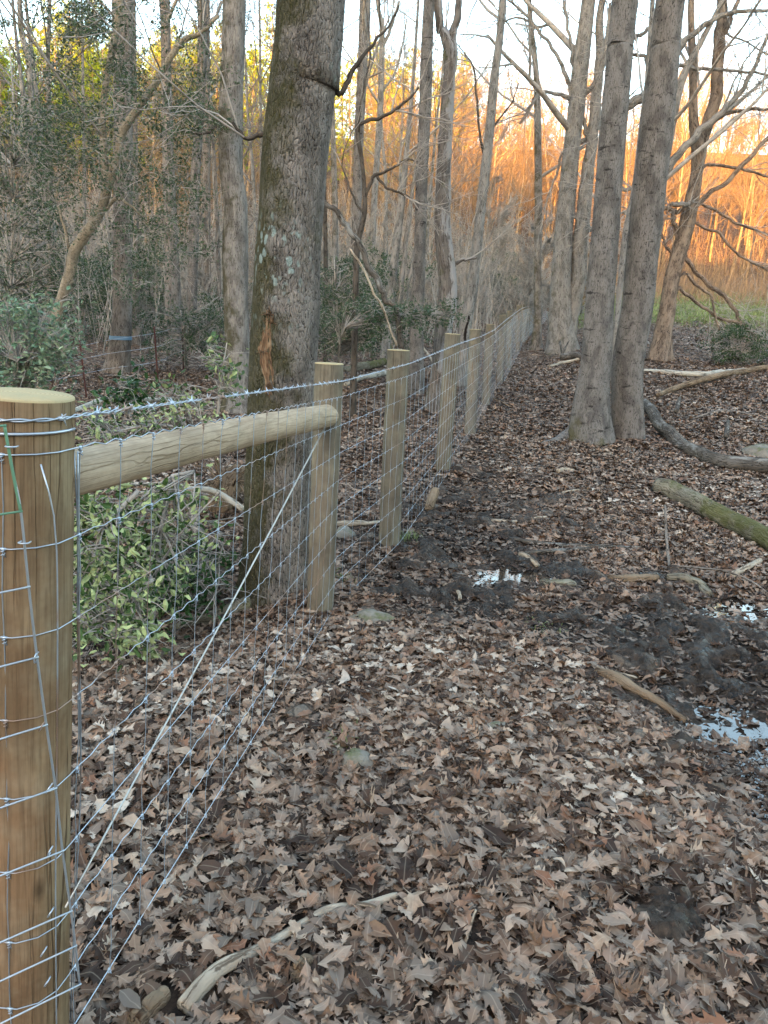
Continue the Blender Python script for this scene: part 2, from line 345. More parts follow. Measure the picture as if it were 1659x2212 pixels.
M = {}
M['ground'] = mat_ground(); M['litter'] = mat_litter()
M['oak'] = bark('oak_bark', (.27, .235, .205), (.026, .021, .018), 66, .26, .024, moss=.72, mossc=(.062, .056, .018), bias=(-8, 0, 0), lichen=.35, lcen=(-.03, -.17, 1.84), vk=.5)
M['poplar'] = bark('furrowed_grey_bark', (.205, .185, .168), (.035, .03, .027), 70, .15, .014, rings=.75, vk=.3)
M['poplar_moss'] = bark('furrowed_grey_bark_mossy_foot', (.205, .185, .168), (.035, .03, .027), 70, .15, .014, rings=.75, moss=.95, mossc=(.10, .09, .04), bias=(-2, 0, -.42), vk=.3)
M['pale'] = bark('pale_patchy_bark', (.235, .217, .195), (.065, .055, .047), 34, .18, .012, moss=.3, mossc=(.06, .055, .025), bias=(-2, 0, 0), patch=.3, patchc=(.36, .32, .28))
M['shag'] = bark('grey_bark_with_moss', (.225, .205, .185), (.07, .056, .047), 46, .16, .014, moss=.55, mossc=(.06, .055, .024), bias=(-5, 0, 0), patch=.3, patchc=(.40, .36, .31))
M['brown'] = bark('brown_bark', (.21, .18, .155), (.06, .045, .036), 34, .22, .01)
M['smooth'] = bark('smooth_light_bark', (.25, .21, .155), (.15, .12, .085), 16, 1.6, .005, rings=.3, moss=.1)
M['dead'] = bark('peeling_dead_bark', (.21, .16, .125), (.03, .023, .02), 30, .3, .02, patch=.42, patchc=(.40, .31, .235))
M['twotone'] = bark('split_grey_bark', (.16, .14, .125), (.05, .042, .036), 34, .07, .014, moss=.35, bias=(-2, 0, 0), patch=.4, patchc=(.42, .40, .39), pbias=1.5)
M['twig'] = bark('twig_bark', (.36, .32, .28), (.20, .175, .15), 20, .3, .003)
M['darktwig'] = bark('dark_dead_branch', (.09, .075, .062), (.03, .025, .02), 20, .3, .005)
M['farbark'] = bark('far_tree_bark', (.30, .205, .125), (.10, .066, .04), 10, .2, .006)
M['log_moss'] = bark('mossy_log_bark', (.23, .20, .15), (.07, .055, .04), 40, .12, .012, moss=.5, mossc=(.085, .085, .025), bias=(4, 0, 0.10))
M['log_dark'] = bark('dark_wet_log_bark', (.115, .10, .085), (.025, .02, .017), 26, .4, .014, patch=.28, patchc=(.33, .31, .28))
M['log_pale'] = bark('lichen_log_bark', (.42, .39, .33), (.10, .08, .06), 18, .3, .01, patch=.5)
M['stick'] = bark('bleached_branch', (.37, .30, .225), (.10, .07, .05), 24, .1, .006, patch=.4, patchc=(.52, .44, .34))
M['rotten'] = bark('rotten_wood', (.21, .15, .10), (.06, .035, .022), 30, .08, .012)
M['postA'] = mat_wood('corner_post_wood', (.33, .20, .11), (.17, .10, .055), (.06, .036, .02), (.26, .225, .14), .6, .9)
M['post'] = mat_wood('treated_post_wood', (.25, .205, .15), (.15, .12, .088), (.08, .06, .04), (.215, .205, .15), .5)
M['rail'] = mat_wood('peeled_rail_wood', (.55, .425, .30), (.41, .30, .205), (.15, .10, .055), (.33, .29, .19), .25, .7)
M['end'] = mat_endgrain()
M['wire'] = mat_metal('galvanised_wire', (.52, .59, .67), .35, .65, .28)
M['rod'] = mat_metal('galvanised_rod', (.45, .50, .55), .4, .7)
M['green'] = mat_metal('green_coated_rod', (.12, .26, .16), .5, .1)
M['brace_wire'] = mat_metal('bright_brace_wire', (.58, .56, .52), .35, .6)
M['rust'] = mat_metal('rusty_red_post', (.10, .03, .022), .8, .1)
M['stone'] = mat_stone()
M['hollyleaf'] = leafmat('holly_leaf', (.035, .07, .03), (.085, .12, .06), .35, .1)
M['shrubleaf'] = leafmat('pale_green_shrub_leaf', (.12, .19, .11), (.27, .33, .21), .28, .1)
M['cutleaf'] = leafmat('cut_holly_leaf', (.055, .10, .03), (.33, .38, .17), .5, .12, .3)
M['laurel'] = leafmat('dark_evergreen_leaf', (.022, .06, .016), (.05, .10, .03), .3, .1)
M['needle'] = leafmat('pine_needles', (.27, .35, .02), (.29, .37, .025), .6, .35)
M['browntuft'] = leafmat('dry_grass_blade', (.22, .145, .09), (.22, .145, .09), .8)
M['grass'] = leafmat('grass_blade', (.16, .20, .07), (.18, .21, .08), .6, .2)
M['blue'] = NT('blue_paint').fin((.16, .27, .38), .6)
M['hole_shade'] = NT('cavity_shade').fin((.018, .012, .009), 1)  # near-black colour standing for the shade inside a trunk hollow
def mat_water():
    n = NT('puddle_water'); v = n.geo('Position'); n.b.inputs['Roughness'].default_value = .03
    n.bump(n.noise(v, 30, 2), .05, .002)
    return n.fin((.03, .022, .017), .03, 0, .9)
M['water'] = mat_water()
def mat_wound():
    n = NT('torn_inner_bark'); v = n.attr('co'); nz = n.noise(n.mapv(v, (1, 1, .12)), 60, 5, .6)
    c = n.ramp(nz, [(.32, (.07, .04, .025)), (.52, (.20, .12, .07)), (.72, (.44, .32, .20))]); n.bump(nz, 1, .01); return n.fin(c, .9, 0, .1)
M['wound'] = mat_wound()

# ------------------------------------------------------------------ ground
def axis(lo, a, b, hi, st, gr, grlo=None):
    m = list(np.arange(a, b, st)); d = st; x = m[-1]
    while x < hi: d *= gr; x += d; m.append(x)
    d = st; x = a; pre = []
    while x > lo: d *= (grlo or gr); x -= d; pre.append(x)
    return np.array(pre[::-1] + m)
gx = axis(-330, -2.6, 3.6, 330, .03, 1.05); gy = axis(-200, .8, 7.5, 420, .03, 1.035, 1.12)
XX, YY = np.meshgrid(gx, gy); ZZ = g(XX, YY); MU = mud(XX, YY)
ZZ = ZZ + (.06 * fbm(XX * 6, YY * 6, 31, 3) + .075 * fbm(XX * 13, YY * 13, 33, 2)) * np.clip(MU * 1.6 + .25, 0, 1) * (YY < 14)
def grassmask(x, y):
    u = x / np.maximum(y, 4); m = np.clip((y - 24) / 5, 0, 1) * np.clip((64 - y) / 8, 0, 1) * np.clip((u - .2) / .05, 0, 1)
    return m
GR = grassmask(XX, YY); FAR = np.clip((YY - 7) / 14, 0, 1); FAR = np.maximum(FAR, np.clip(-YY / 3, 0, 1))
FAR = np.maximum(FAR, np.clip((np.abs(XX) - .7 * np.abs(YY) - 2.0) / 3, 0, 1))
b = MB(); nx, ny = len(gx), len(gy)
ii = (np.arange(ny - 1)[:, None] * nx + np.arange(nx - 1)[None]).ravel()
b.add(np.stack([XX, YY, ZZ], -1).reshape(-1, 3), np.stack([ii, ii + 1, ii + nx + 1, ii + nx], 1), None, np.stack([GR, FAR, 0 * GR], -1).reshape(-1, 3), MU.ravel())
tag(b.build('ground', M['ground']), kind='structure')

PUDL = []
def PUDZ(sx, sy): return .075 if abs(sy - .34) < .001 else .068 if abs(sx - .6) < .001 and sy < .3 else (.045 if sx > .45 else (.028 if sx > .35 else .035))
def puddle(p, sx, sy, dz):
    b = MB(); n = 40; th = np.linspace(0, 2 * np.pi, n, endpoint=False)
    r = 1 + .25 * np.sin(th * 3 + p[0]) + .12 * np.sin(th * 7)
    V = np.stack([p[0] + sx * r * np.cos(th), p[1] + sy * r * np.sin(th), np.full(n, p[2] + dz)], 1)
    V = np.vstack([V, [p[0], p[1], p[2] + dz]]); b.add(V, None, [[n, k, (k + 1) % n] for k in range(n)])
    return b
for p, sx, sy, dz in zip(pud, (.6, .6, .46, .3, .4), (.25, .34, .55, .16, .3), (-.046, -.045, -.045, -.035, -.062)):
    q = p.copy(); q[2] = float(g(p[0], p[1], False)) + .10 * float(fbm(p[0] * .45, p[1] * .45, 3, 3)) * .6 - dz * 0
    q[2] = float(g(p[0], p[1])); PUDL.append((q[0], q[1], sx * 1.3, sy * 1.3, q[2] + PUDZ(sx, sy))); tag(puddle(q, sx, sy, PUDZ(sx, sy)).build('puddle', M['water']), kind='structure')

# ------------------------------------------------------------------ leaves
def leaf_template(kind, rows):
    t = np.linspace(0, 1, rows)
    if kind == 'oak':
        base = np.sin(np.pi * np.clip(t * .92 + .06, 0, 1)) ** .7
        alt = np.where(np.arange(rows) % 2 == 1, 1.0, .38); hw = .36 * base * alt; hw[0] = .02; hw[-1] = .02
        fwd = np.where(np.arange(rows) % 2 == 1, .07, 0)
    else:
        hw = .20 * np.sin(np.pi * t) ** .8; fwd = 0 * t
    V = []
    for k in range(rows):
        V += [(t[k] + fwd[k], -hw[k], 0), (t[k], 0, 0), (t[k] + fwd[k], hw[k], 0)]
    V = np.array(V); V[:, 0] -= .5
    F = []
    for k in range(rows - 1):
        a = k * 3; F += [(a, a + 3, a + 4, a + 1), (a + 1, a + 4, a + 5, a + 2)]
    return V, np.array(F)
def leaf_fine():
    t = [0, .12, .2, .26, .31, .42, .47, .53, .64, .69, .75, .86, .93, 1.0]; hw = [.012, .015, .12, .22, .10, .17, .30, .12, .17, .27, .11, .16, .09, .012]; fw = [0, 0, .01, .06, .0, .01, .07, 0, .01, .07, 0, .04, 0, 0]
    V = []; F = []
    for a, h, f in zip(t, hw, fw):
        for u in (-1, -.5, 0, .5, 1): V.append((a - .5 + f * abs(u) ** 2, h * u, 0))
    for k in range(len(t) - 1):
        for j in range(4): a = k * 5 + j; F.append((a, a + 5, a + 6, a + 1))
    return np.array(V), np.array(F)
def leaf_fine2():
    V, F = leaf_fine(); V = V.copy(); V[:, 1] = V[:, 1] * .8 + np.sign(V[:, 1]) * .04 * (np.abs(V[:, 0]) < .33); return V, F
def stamp(mb, tpl, pos, size, yaw, tilt, tdir, roll, rn, c1, c2, r):
    V, F = tpl; N = len(pos)
    X = np.repeat(V[None], N, 0)
    x, y = X[..., 0], X[..., 1]
    z = c1[:, None] * (x * x * 4 - .3) * .25 + c2[:, None] * (y * y) * 2.2 + np.abs(y) * c2[:, None] * .5 + .05 * np.sin(x * 9 + yaw[:, None] * 5) * np.sign(c1)[:, None] + .12 * c1[:, None] * x * y * 6
    X = np.stack([x, y, z], -1) * size[:, None, None]
    cy, sy = np.cos(yaw), np.sin(yaw)
    Rz = np.zeros((N, 3, 3)); Rz[:, 0, 0] = cy; Rz[:, 0, 1] = -sy; Rz[:, 1, 0] = sy; Rz[:, 1, 1] = cy; Rz[:, 2, 2] = 1
    ax = np.stack([np.cos(tdir), np.sin(tdir), 0 * tdir], 1); c, s_ = np.cos(tilt), np.sin(tilt)
    K = np.zeros((N, 3, 3)); K[:, 0, 2] = ax[:, 1]; K[:, 1, 2] = -ax[:, 0]; K[:, 2, 0] = -ax[:, 1]; K[:, 2, 1] = ax[:, 0]
    Rt = np.eye(3)[None] + s_[:, None, None] * K + (1 - c)[:, None, None] * (K @ K)
    X = np.einsum('nij,nmj->nmi', Rt @ Rz, X) + pos[:, None]
    m = len(V); FF = (F[None] + (np.arange(N) * m)[:, None, None]).reshape(-1, 4)
    mb.add(X.reshape(-1, 3), FF, None, np.tile(V, (N, 1)), np.repeat(rn, m))
def litter(mb, y0, y1, dens, tpls, size, hmax, margin=1.2, mudk=.88, cr=1.0, dark=1.0):
    A = .56 * (y1 ** 2 - y0 ** 2) + 2 * margin * (y1 - y0); N = int(A * dens)
    y = rng.uniform(0, 1, N * 2); y = np.sqrt(y0 ** 2 + y * (y1 ** 2 - y0 ** 2)); x = rng.uniform(-1, 1, N * 2) * (.56 * y + margin)
    m = mud(x, y)
    cl = vn(x * 1.7, y * 1.7, 51) * .5 + vn(x * 5, y * 5, 53) * .5
    keep = rng.uniform(0, 1, N * 2) < (1 - mudk * m ** .6) * (.75 + .6 * cl)
    for (lx, ly, lr) in LOGPTS:
        keep &= ((x - lx) ** 2 + (y - ly) ** 2 > (lr * 1.05 + .012) ** 2) | (rng.uniform(0, 1, len(x)) < .06)
    for q in pud[:3]: keep &= (((x - q[0]) ** 2 / .10 + (y - q[1]) ** 2 / .05) > rng.uniform(.0, 1.2, len(x))) | (rng.uniform(0, 1, len(x)) < .045)
    x, y, m = x[keep][:N], y[keep][:N], m[keep][:N]; N = len(x)
    zg = g(x, y)
    for (qx, qy, qa, qb, ql) in PUDL: zg = np.where(((x - qx) / qa) ** 2 + ((y - qy) / qb) ** 2 < 1, np.maximum(zg, ql), zg)
    z = zg + .004 + rng.uniform(0, 1, N) ** 1.5 * hmax * (1 - .6 * m)
    rn = rng.uniform(0, 1, N) ** 1.65 * dark; rn = rn * (1 - .75 * m); rn = np.clip(rn * (.82 + .36 * vn(x * .9, y * .9, 61)), 0, 1)
    tilt = np.abs(rng.normal(0, .24, N)) * (1 - .5 * m); tilt = np.minimum(tilt, 1.35)
    flip = rng.uniform(0, 1, N) < .4; tilt = np.where(flip, np.pi - tilt, tilt)
    sz = size * (.45 + .95 * rng.uniform(0, 1, N) ** 1.6); c1 = cr * rng.normal(0, .6, N); c2 = cr * rng.normal(.1, .45, N)
    k = rng.integers(0, len(tpls), N)
    for q, tp in enumerate(tpls):
        s_ = k == q
        if s_.any(): stamp(mb, tp, np.stack([x, y, z], 1)[s_], sz[s_], rng.uniform(0, 6.28, s_.sum()), tilt[s_], rng.uniform(0, 6.28, s_.sum()), 0, rn[s_], c1[s_], c2[s_], rng)
oak9, oak7, oval5, oak5, ov3 = leaf_template('oak', 9), leaf_template('oak', 7), leaf_template('oval', 5), leaf_template('oak', 5), leaf_template('oval', 3)
LOGPTS = []
# ------------------------------------------------------------------ branching
def rv(r=None): v = np.array([random.gauss(0, 1), random.gauss(0, 1), random.gauss(0, 1)]); return v / np.linalg.norm(v)
def grow(mb, p, d, L, r, lev, maxlev, sides=4, wob=.18, up=.06, nch=4, ratio=.62, spread=.8, minr=.0, seg=5, st=.25, endr=.35):
    pts = [p]; dd = d.copy()
    for k in range(seg):
        dd = dd + rv() * wob + np.array([0, 0, up]); dd /= np.linalg.norm(dd); pts.append(pts[-1] + dd * L / seg)
    pts = np.array(pts); rad = np.maximum(np.linspace(r, r * endr, seg + 1), minr)
    mb.tube(pts, rad, sides if lev < 2 else 3, cap=False)
    if lev < maxlev:
        n = max(1, int(round(nch * random.uniform(.7, 1.3))))
        for q in range(n):
            t = st + (1 - st) * (q + random.random()) / n; k = min(int(t * seg), seg - 1); f = t * seg - k
            pp = pts[k] * (1 - f) + pts[k + 1] * f; base = pts[k + 1] - pts[k]; base /= np.linalg.norm(base)
            s_ = rv(); s_ -= base * (s_ @ base); s_ /= np.linalg.norm(s_) + 1e-9
            nd = base + s_ * spread * random.uniform(.7, 1.3); nd /= np.linalg.norm(nd)
            grow(mb, pp, nd, L * ratio * random.uniform(.7, 1.25) * (1 - .35 * t), max(minr, rad[k] * .55), lev + 1, maxlev, sides, wob, up, nch, ratio, spread, minr, max(3, seg - 1), .15, endr)

TREES = {}
def path_world(pts, Y, m=None):
    W, Rr = [], []
    for q in pts:
        y = q[3] if len(q) > 3 else Y
        p = P(q[0], q[1], y); W.append(p); Rr.append(rpx(q[2], p))
    W = np.array(W); Rr = np.array(Rr)
    full = np.column_stack([W, Rr]); n = m or max(4, int(len(pts) * 5)); c = crom(full, n)
    jr = np.random.default_rng(int(abs(W[0][0] * 997 + W[0][2] * 131)) % 99991); jj = jr.normal(0, 1, (n, 3)); jj[1:-1] = (jj[1:-1] * 2 + jj[:-2] + jj[2:]) / 3; jj[0] = 0
    c[:, :3] += jj * np.minimum(c[:, 3:4] * .45, .02) + np.cumsum(jr.normal(0, 1, (n, 3)), 0) * np.minimum(c[:, 3:4] * .12, .006)
    return c[:, :3], np.maximum(c[:, 3], .002)
def trunk_path(pts, Y, ztop, flare, rows):
    """pts bottom to top (px, py, width); adds the foot in the ground and the part above the picture"""
    W = [P(q[0], q[1], q[3] if len(q) > 3 else Y) for q in pts]; Rr = [rpx(q[2], p) for q, p in zip(pts, W)]
    zb = float(g(W[0][0], W[0][1]))
    if W[0][2] > zb + .05:
        s_ = (W[1] - W[0]); s_ = s_ / max(abs(s_[2]), .2) * (W[0][2] - zb)
        f = W[0] - s_ * .6; f[2] = zb; W.insert(0, f); Rr.insert(0, Rr[0])
    f = W[0].copy(); f[2] = min(f[2], float(g(f[0], f[1]))) - .25; W.insert(0, f); Rr.insert(0, Rr[0])
    if ztop and W[-1][2] < ztop:
        d = W[-1] - W[-2]; d /= np.linalg.norm(d); d = d * .6 + np.array([0, 0, .6]); d /= np.linalg.norm(d)
        h = (ztop - W[-1][2]) / d[2]
        W.append(W[-1] + d * h * .5); Rr.append(Rr[-1] * .72); W.append(W[-1] + d * h * .5); Rr.append(Rr[-2] * .3)
    A = crom(np.column_stack([np.array(W), np.array(Rr)]), rows)
    pth, rr = A[:, :3], np.maximum(A[:, 3], .01)
    zg = float(g(W[1][0], W[1][1])); hz = np.clip(pth[:, 2] - zg, 0, None)
    rr = rr * (1 + flare * np.exp(-hz / .22) )
    return pth, rr
def tree(name, label, cat, pts, Y, mat, ztop=14, flare=.45, sides=20, rows=90, lump=.10, seed=1, branches=(), bmat=None, twigs=0, crown=True, group=None, tw=(1.2, .012), roots=0, cn=5):
    pth, rr = trunk_path(pts, Y, ztop, flare, rows)
    root = empty(name, (pth[0][0], pth[0][1], float(g(pth[0][0], pth[0][1])))); tag(root, label, cat, group)
    hz_ = np.clip(pth[:, 2] - float(g(pth[3][0], pth[3][1])), 0, None)
    b = MB(); b.tube(pth, rr, sides, lump, seed, flute=min(flare, .3) * .5 * np.exp(-hz_ / .2) + .015)
    if roots:
        for k in range(roots):
            a = k * 6.28 / roots + seed; d = np.array([math.cos(a), math.sin(a)]); R = rr[3]
            q = []
            for t in np.linspace(0, 1, 7):
                xy = pth[3][:2] + d * (R * .5 + t * R * 2.4); q.append([xy[0], xy[1], float(g(*xy)) + R * (.55 * (1 - t) ** 2) - .02 - .05 * t])
            b.tube(q, np.linspace(R * .42, R * .12, 7), 8, .2, k)
    b.build('trunk', M[mat], root)
    bm = M[bmat or mat]; starts = []
    for br in branches:
        y = Y
        bp, brd = path_world(br, y)
        kk = int(np.argmin(np.linalg.norm(pth - bp[0], axis=1)))
        if np.linalg.norm(pth[kk] - bp[0]) < rr[kk] * 2.2: kk = max(0, kk - 2); bp = np.vstack([pth[kk] * .8 + bp[0] * .2, bp]); brd = np.concatenate([[brd[0] * 1.1], brd])
        b = MB(); b.tube(bp, brd, 8, .15, seed + len(starts)); b.build('branch', bm, root); starts.append((bp, brd))
    if crown:
        b = MB(); zt = pth[:, 2]; lowc = 8.0 if (Y > 14 and pth[0][0] < -1.5) else 4.5
        idx = np.where(zt > max(lowc if (ztop or 0) > 9 else 0, zt.max() * .42))[0]
        for k in range(cn):
            i = idx[int(len(idx) * (k + .3) / cn)]; a = random.uniform(0, 6.28); d = np.array([math.cos(a), math.sin(a), random.uniform(.35, 1.1)]); d /= np.linalg.norm(d)
            grow(b, pth[i], d, random.uniform(2.4, 4.0), rr[i] * .45, 0, 3, 5, .14, .05, 4, .6, .8, .004)
        for (bp, brd) in starts:
            for k in range(twigs):
                i = random.randrange(max(1, len(bp) // 2), len(bp) - 1); base = bp[i + 1] - bp[i]; base /= np.linalg.norm(base); s_ = rv(); d = base * 1.2 + s_; d /= np.linalg.norm(d)
                grow(b, bp[i], d, tw[0] * random.uniform(.5, 1.3), min(tw[1], brd[i] * .6), 1, 3, 4, .26, .03, 4, .62, .85, .0022)
        b.build('crown', M['twig'], root)
    TREES[name + str(len(TREES))] = root
    return root, pth, rr

TRK = 'tree'
# T1 mossy oak by the fence
oakY = 4.35
oak, op, orr = tree('oak_tree', 'thick mossy oak with a torn orange scar, behind the brace rail', TRK,
    [(594, 1345, 150), (600, 1200, 146), (603, 1000, 140), (607, 900, 144), (613, 780, 146), (619, 600, 144), (629, 450, 142), (641, 300, 142), (662, 100, 145), (672, 0, 146)],
    oakY, 'oak', 13, .16, 120, 420, .07, 3, branches=[[(735, 205, 12), (755, 170, 11), (775, 130, 9), (800, 100, 7), (835, 60, 5), (860, 10, 4)], [(580, 285, 10), (555, 292, 10), (535, 298, 8), (505, 262, 6)]], bmat='darktwig', twigs=3)
def wound():
    b = MB(); rows, cols = 60, 16; V = []; co = []
    for i in range(rows):
        v_ = i / (rows - 1); py = 850 - v_ * 180
        Wd = 15 * (.45 + .55 * math.sin(math.pi * min(1, v_ * 1.1)) ** .5) * (.8 + .4 * float(vn(v_ * 9, 1, 3)))
        k = np.argmin(np.abs([ (lambda q: 0)(0) ])) if 0 else None
        for j in range(cols):
            u = j / (cols - 1) * 2 - 1
            pxx = 578 + 4 * math.sin(v_ * 9) + u * Wd * (.8 + .35 * float(vn(v_ * 16, j * .2 + (u > 0) * 7, 5)))
            d = ray(pxx, py); d = d / np.linalg.norm(d)
            # march to the trunk surface
            t = 4.0; best = None
            tt = np.linspace(3.4, 5.4, 160); q = CAM[None] + d[None] * tt[:, None]
            kk = np.clip(np.searchsorted(op[:, 2], q[:, 2]), 0, len(op) - 1)
            dist = np.hypot(q[:, 0] - op[kk, 0], q[:, 1] - op[kk, 1]); hit = np.argmax(dist < orr[kk] * 1.0 + .004)
            p = q[hit] - d * (.004 + .012 * float(vn(u * 3, v_ * 25, 8)) * (1 - u * u)); V.append(p); co.append((u * .05, 0, v_ * .6))
    F = [(i * cols + j, i * cols + j + 1, (i + 1) * cols + j + 1, (i + 1) * cols + j) for i in range(rows - 1) for j in range(cols - 1)]
    b.add(V, F, None, co)
    for k in range(26):
        i = random.choice([2, 4, 8, 30, 50, 56, 57]); j = random.randrange(1, cols - 1); p = np.array(V[i * cols + j]); d = rv() + np.array([0, -1.2, .5 if i > 30 else -.5])
        b.tube(np.array([p, p + d * .018, p + d * .035 + rv() * .008]), [.004, .003, .001], 4)
    b.build('bark_wound', M['wound'], oak)
wound()

# T2 and the trunks to its left
tree('tree', 'straight trunk with a bulge halfway, just left of the thick mossy oak', TRK,
    [(516, 890, 60), (512, 744, 53), (509, 558, 54), (509, 446, 50), (497, 335, 49), (501, 200, 50), (507, 0, 48)], G(516, 893)[1], 'shag', 14, .3, 24, 120, .10, 5,
    branches=[[(478, 262, 7), (470, 270, 7), (455, 285, 6), (435, 290, 4), (405, 287, 3)]], bmat='darktwig', twigs=3)
t3, p3, r3 = tree('tree', 'tall straight trunk with a faded blue paint band near its foot', TRK,
    [(254, 800, 48), (262, 707, 43), (265, 558, 40), (266, 260, 40), (265, 0, 45)], G(254, 805)[1], 'brown', 15, .35, 20, 100, .08, 7)
b = MB(); k = np.argmin(np.abs([ (p[2] - P(270, 723, G(254, 805)[1])[2]) for p in p3])); kk = slice(max(0, k - 1), k + 2)
pm = p3[k]; b.tube(np.array([pm - [0, 0, .04], pm, pm + [0, 0, .04]]), [r3[k] * 1.07] * 3, 20, 0.05, 7, cap=False); b.build('paint_band', M['blue'], t3)
hollyY = 13.0
hollyT, ph_, rh = tree('holly_tree', 'leaning forked holly with smooth tan bark and hanging dark leaves at the left', TRK,
    [(96, 800, 22), (120, 692, 21), (149, 595, 22), (163, 539, 23), (208, 472, 22), (231, 409, 19), (224, 340, 16), (223, 223, 13), (242, 112, 15), (260, 0, 14)], hollyY, 'smooth', 9, .2, 14, 100, .12, 9,
    branches=[[(233, 405, 20), (253, 335, 18), (268, 279, 18), (316, 223, 15), (353, 160, 13), (394, 100, 13), (439, 78, 9), (475, 40, 6)],
              [(150, 560, 9), (143, 500, 7), (125, 440, 5), (128, 400, 4), (141, 375, 3)], [(232, 450, 8), (250, 430, 7), (275, 437, 6), (303, 465, 4), (320, 490, 3)],
              [(262, 350, 6), (278, 348, 5), (300, 375, 3)], [(118, 690, 14), (128, 665, 13), (150, 620, 13), (160, 600, 10)]], twigs=2, crown=True, cn=3)
tree('tree', 'straight brown trunk behind holly leaves, right of the blue-banded trunk', TRK, [(373, 690, 34), (373, 632, 32), (371, 540, 30), (362, 300, 24), (357, 0, 20)], 21, 'brown', 16, .2, 14, 50, .1, 11)
tree('tree', 'light grey trunk, left one of the close pair between holly and bulging trunk', TRK, [(414, 700, 22), (415, 651, 21), (418, 540, 21), (421, 400, 21), (428, 279, 20), (436, 150, 20), (437, 0, 20)], 25, 'poplar', 18, .2, 14, 50, .08, 13,
    branches=[[(438, 85, 10), (450, 60, 9), (470, 35, 7), (478, 0, 5)]], twigs=3)
tree('tree', 'darker trunk, right one of the close pair between holly and bulging trunk', TRK, [(445, 690, 20), (445, 632, 20), (445, 409, 19), (446, 150, 15), (447, 0, 13)], 27, 'brown', 18, .2, 12, 50, .08, 15)
tree('tree', 'thin crooked trunk at the far upper left', TRK, [(75, 640, 15), (74, 420, 14), (67, 200, 13), (60, 120, 13), (46, 70, 12), (42, 0, 10)], 20, 'shag', 15, .2, 10, 60, .1, 17)
tree('tree', 'pale slender trunk just left of the blue-banded trunk', TRK, [(182, 700, 8), (182, 400, 7), (178, 100, 6), (176, 0, 5)], 28, 'pale', 16, .2, 8, 40, .05, 19)
tree('tree', 'stout dark trunk foot behind the blue-banded trunk', TRK, [(295, 730, 24), (293, 640, 20), (292, 500, 17), (290, 260, 14), (288, 0, 10)], 24, 'brown', 16, .3, 10, 40, .1, 20)
# centre trees
tree('tree', 'straight grey trunk between the second and third fence posts', TRK,
    [(900, 850, 31), (900, 707, 29), (905, 595, 26), (908, 484, 25), (911, 372, 26), (917, 260, 26), (921, 149, 27), (927, 0, 24)], G(900, 852)[1], 'poplar', 15, .25, 18, 90, .08, 21)
tree('tree', 'dark trunk with pale stripped wood and a high fork, beside the third fence post', TRK,
    [(943, 870, 40), (955, 740, 38), (967, 632, 40), (963, 558, 38), (956, 480, 34), (958, 409, 32), (962, 300, 30), (965, 242, 29), (970, 167, 26), (973, 105, 34), (955, 60, 18), (946, 0, 18)],
    G(945, 886)[1], 'twotone', 14, .35, 22, 120, .16, 23, branches=[[(976, 110, 20), (984, 60, 17), (993, 0, 16), (1003, -60, 13)], [(983, 566, 9), (1000, 560, 7), (1030, 552, 5)]], twigs=2)
tt, pt, rt = tree('tree', 'smooth trunk leaning right with a dark hollow near its foot, behind the fence', TRK,
    [(992, 850, 24), (1000, 760, 26), (1005, 700, 27), (1018, 640, 25), (1026, 570, 22), (1040, 440, 22), (1056, 300, 20), (1066, 186, 19), (1078, 90, 17), (1086, 0, 16)],
    14.5, 'pale', 15, .3, 18, 90, .08, 25, branches=[[(1050, 345, 6), (1060, 290, 5), (1075, 260, 4), (1105, 225, 3), (1122, 180, 2)], [(1038, 300, 5), (1030, 220, 5), (1022, 150, 4), (1005, 120, 3), (985, 95, 2)]], bmat='darktwig', twigs=4)
b = MB(); q = P(1014, 690, 14.5 - .19); b.tube(crom([P(1004, 742, 14.5 - .12), P(1006, 712, 14.5 - .12), P(1012, 690, 14.5 - .10), P(1010, 668, 14.5 - .08)], 16), [.01, .025, .02, .03, .01], 12, .2, 3); b.build('hollow', M['hole_shade'], tt)  # solid tube on the trunk, coloured like the shade of a hollow
dk, pdk, rdk = tree('dead_tree', 'twisted dark dead stem with crooked limbs behind the second fence post', TRK,
    [(765, 760, 14), (768, 640, 13), (772, 532, 13), (786, 470, 11), (788, 430, 11), (786, 390, 9), (780, 335, 9), (772, 285, 9), (775, 268, 8)], 11.5, 'darktwig', None, .2, 10, 60, .2, 27,
    branches=[[(775, 268, 8), (795, 258, 8), (838, 245, 7), (870, 225, 6), (905, 190, 4)], [(792, 415, 7), (808, 381, 7), (830, 372, 6), (875, 348, 4), (900, 350, 3)], [(815, 380, 6), (838, 405, 5), (870, 420, 5), (900, 434, 3)],
              [(786, 465, 6), (770, 440, 4), (752, 400, 4), (740, 350, 3), (755, 300, 2), (775, 262, 2)], [(772, 285, 5), (785, 200, 4), (800, 120, 3), (790, 0, 2)]], twigs=5, crown=True, cn=0)
def limb_thing(name, label, cat, pts, Y, mat, sides=10, lump=.15, stubs=(), group=None, cap=None):
    bp, br = path_world(pts, Y, max(8, len(pts) * 6)); root = empty(name, bp[0]); tag(root, label, cat, group)
    b = MB(); b.tube(bp, br, sides, lump, len(TREES)); b.build('stem', M[mat], root)
    for s_ in stubs:
        q, r_ = path_world(s_, Y); b = MB(); b.tube(q, r_, 6, .1); b.build('branch', M[mat], root)
    return root
limb_thing('fallen_limb', 'dark leaning limb slanting down to the right behind the second fence post', 'branch', [(866, 752, 14, 10.5), (853, 670, 13, 10.5), (835, 640, 13), (809, 595, 13), (772, 532, 12), (742, 484, 12), (697, 439, 10)], 10.5, 'log_dark')
limb_thing('fallen_limb', 'thin pale stick leaning alongside the dark limb', 'branch', [(856, 748, 5, 10.2), (831, 670, 5, 10.2), (809, 632, 5), (786, 577, 5), (757, 536, 4)], 10.2, 'stick')
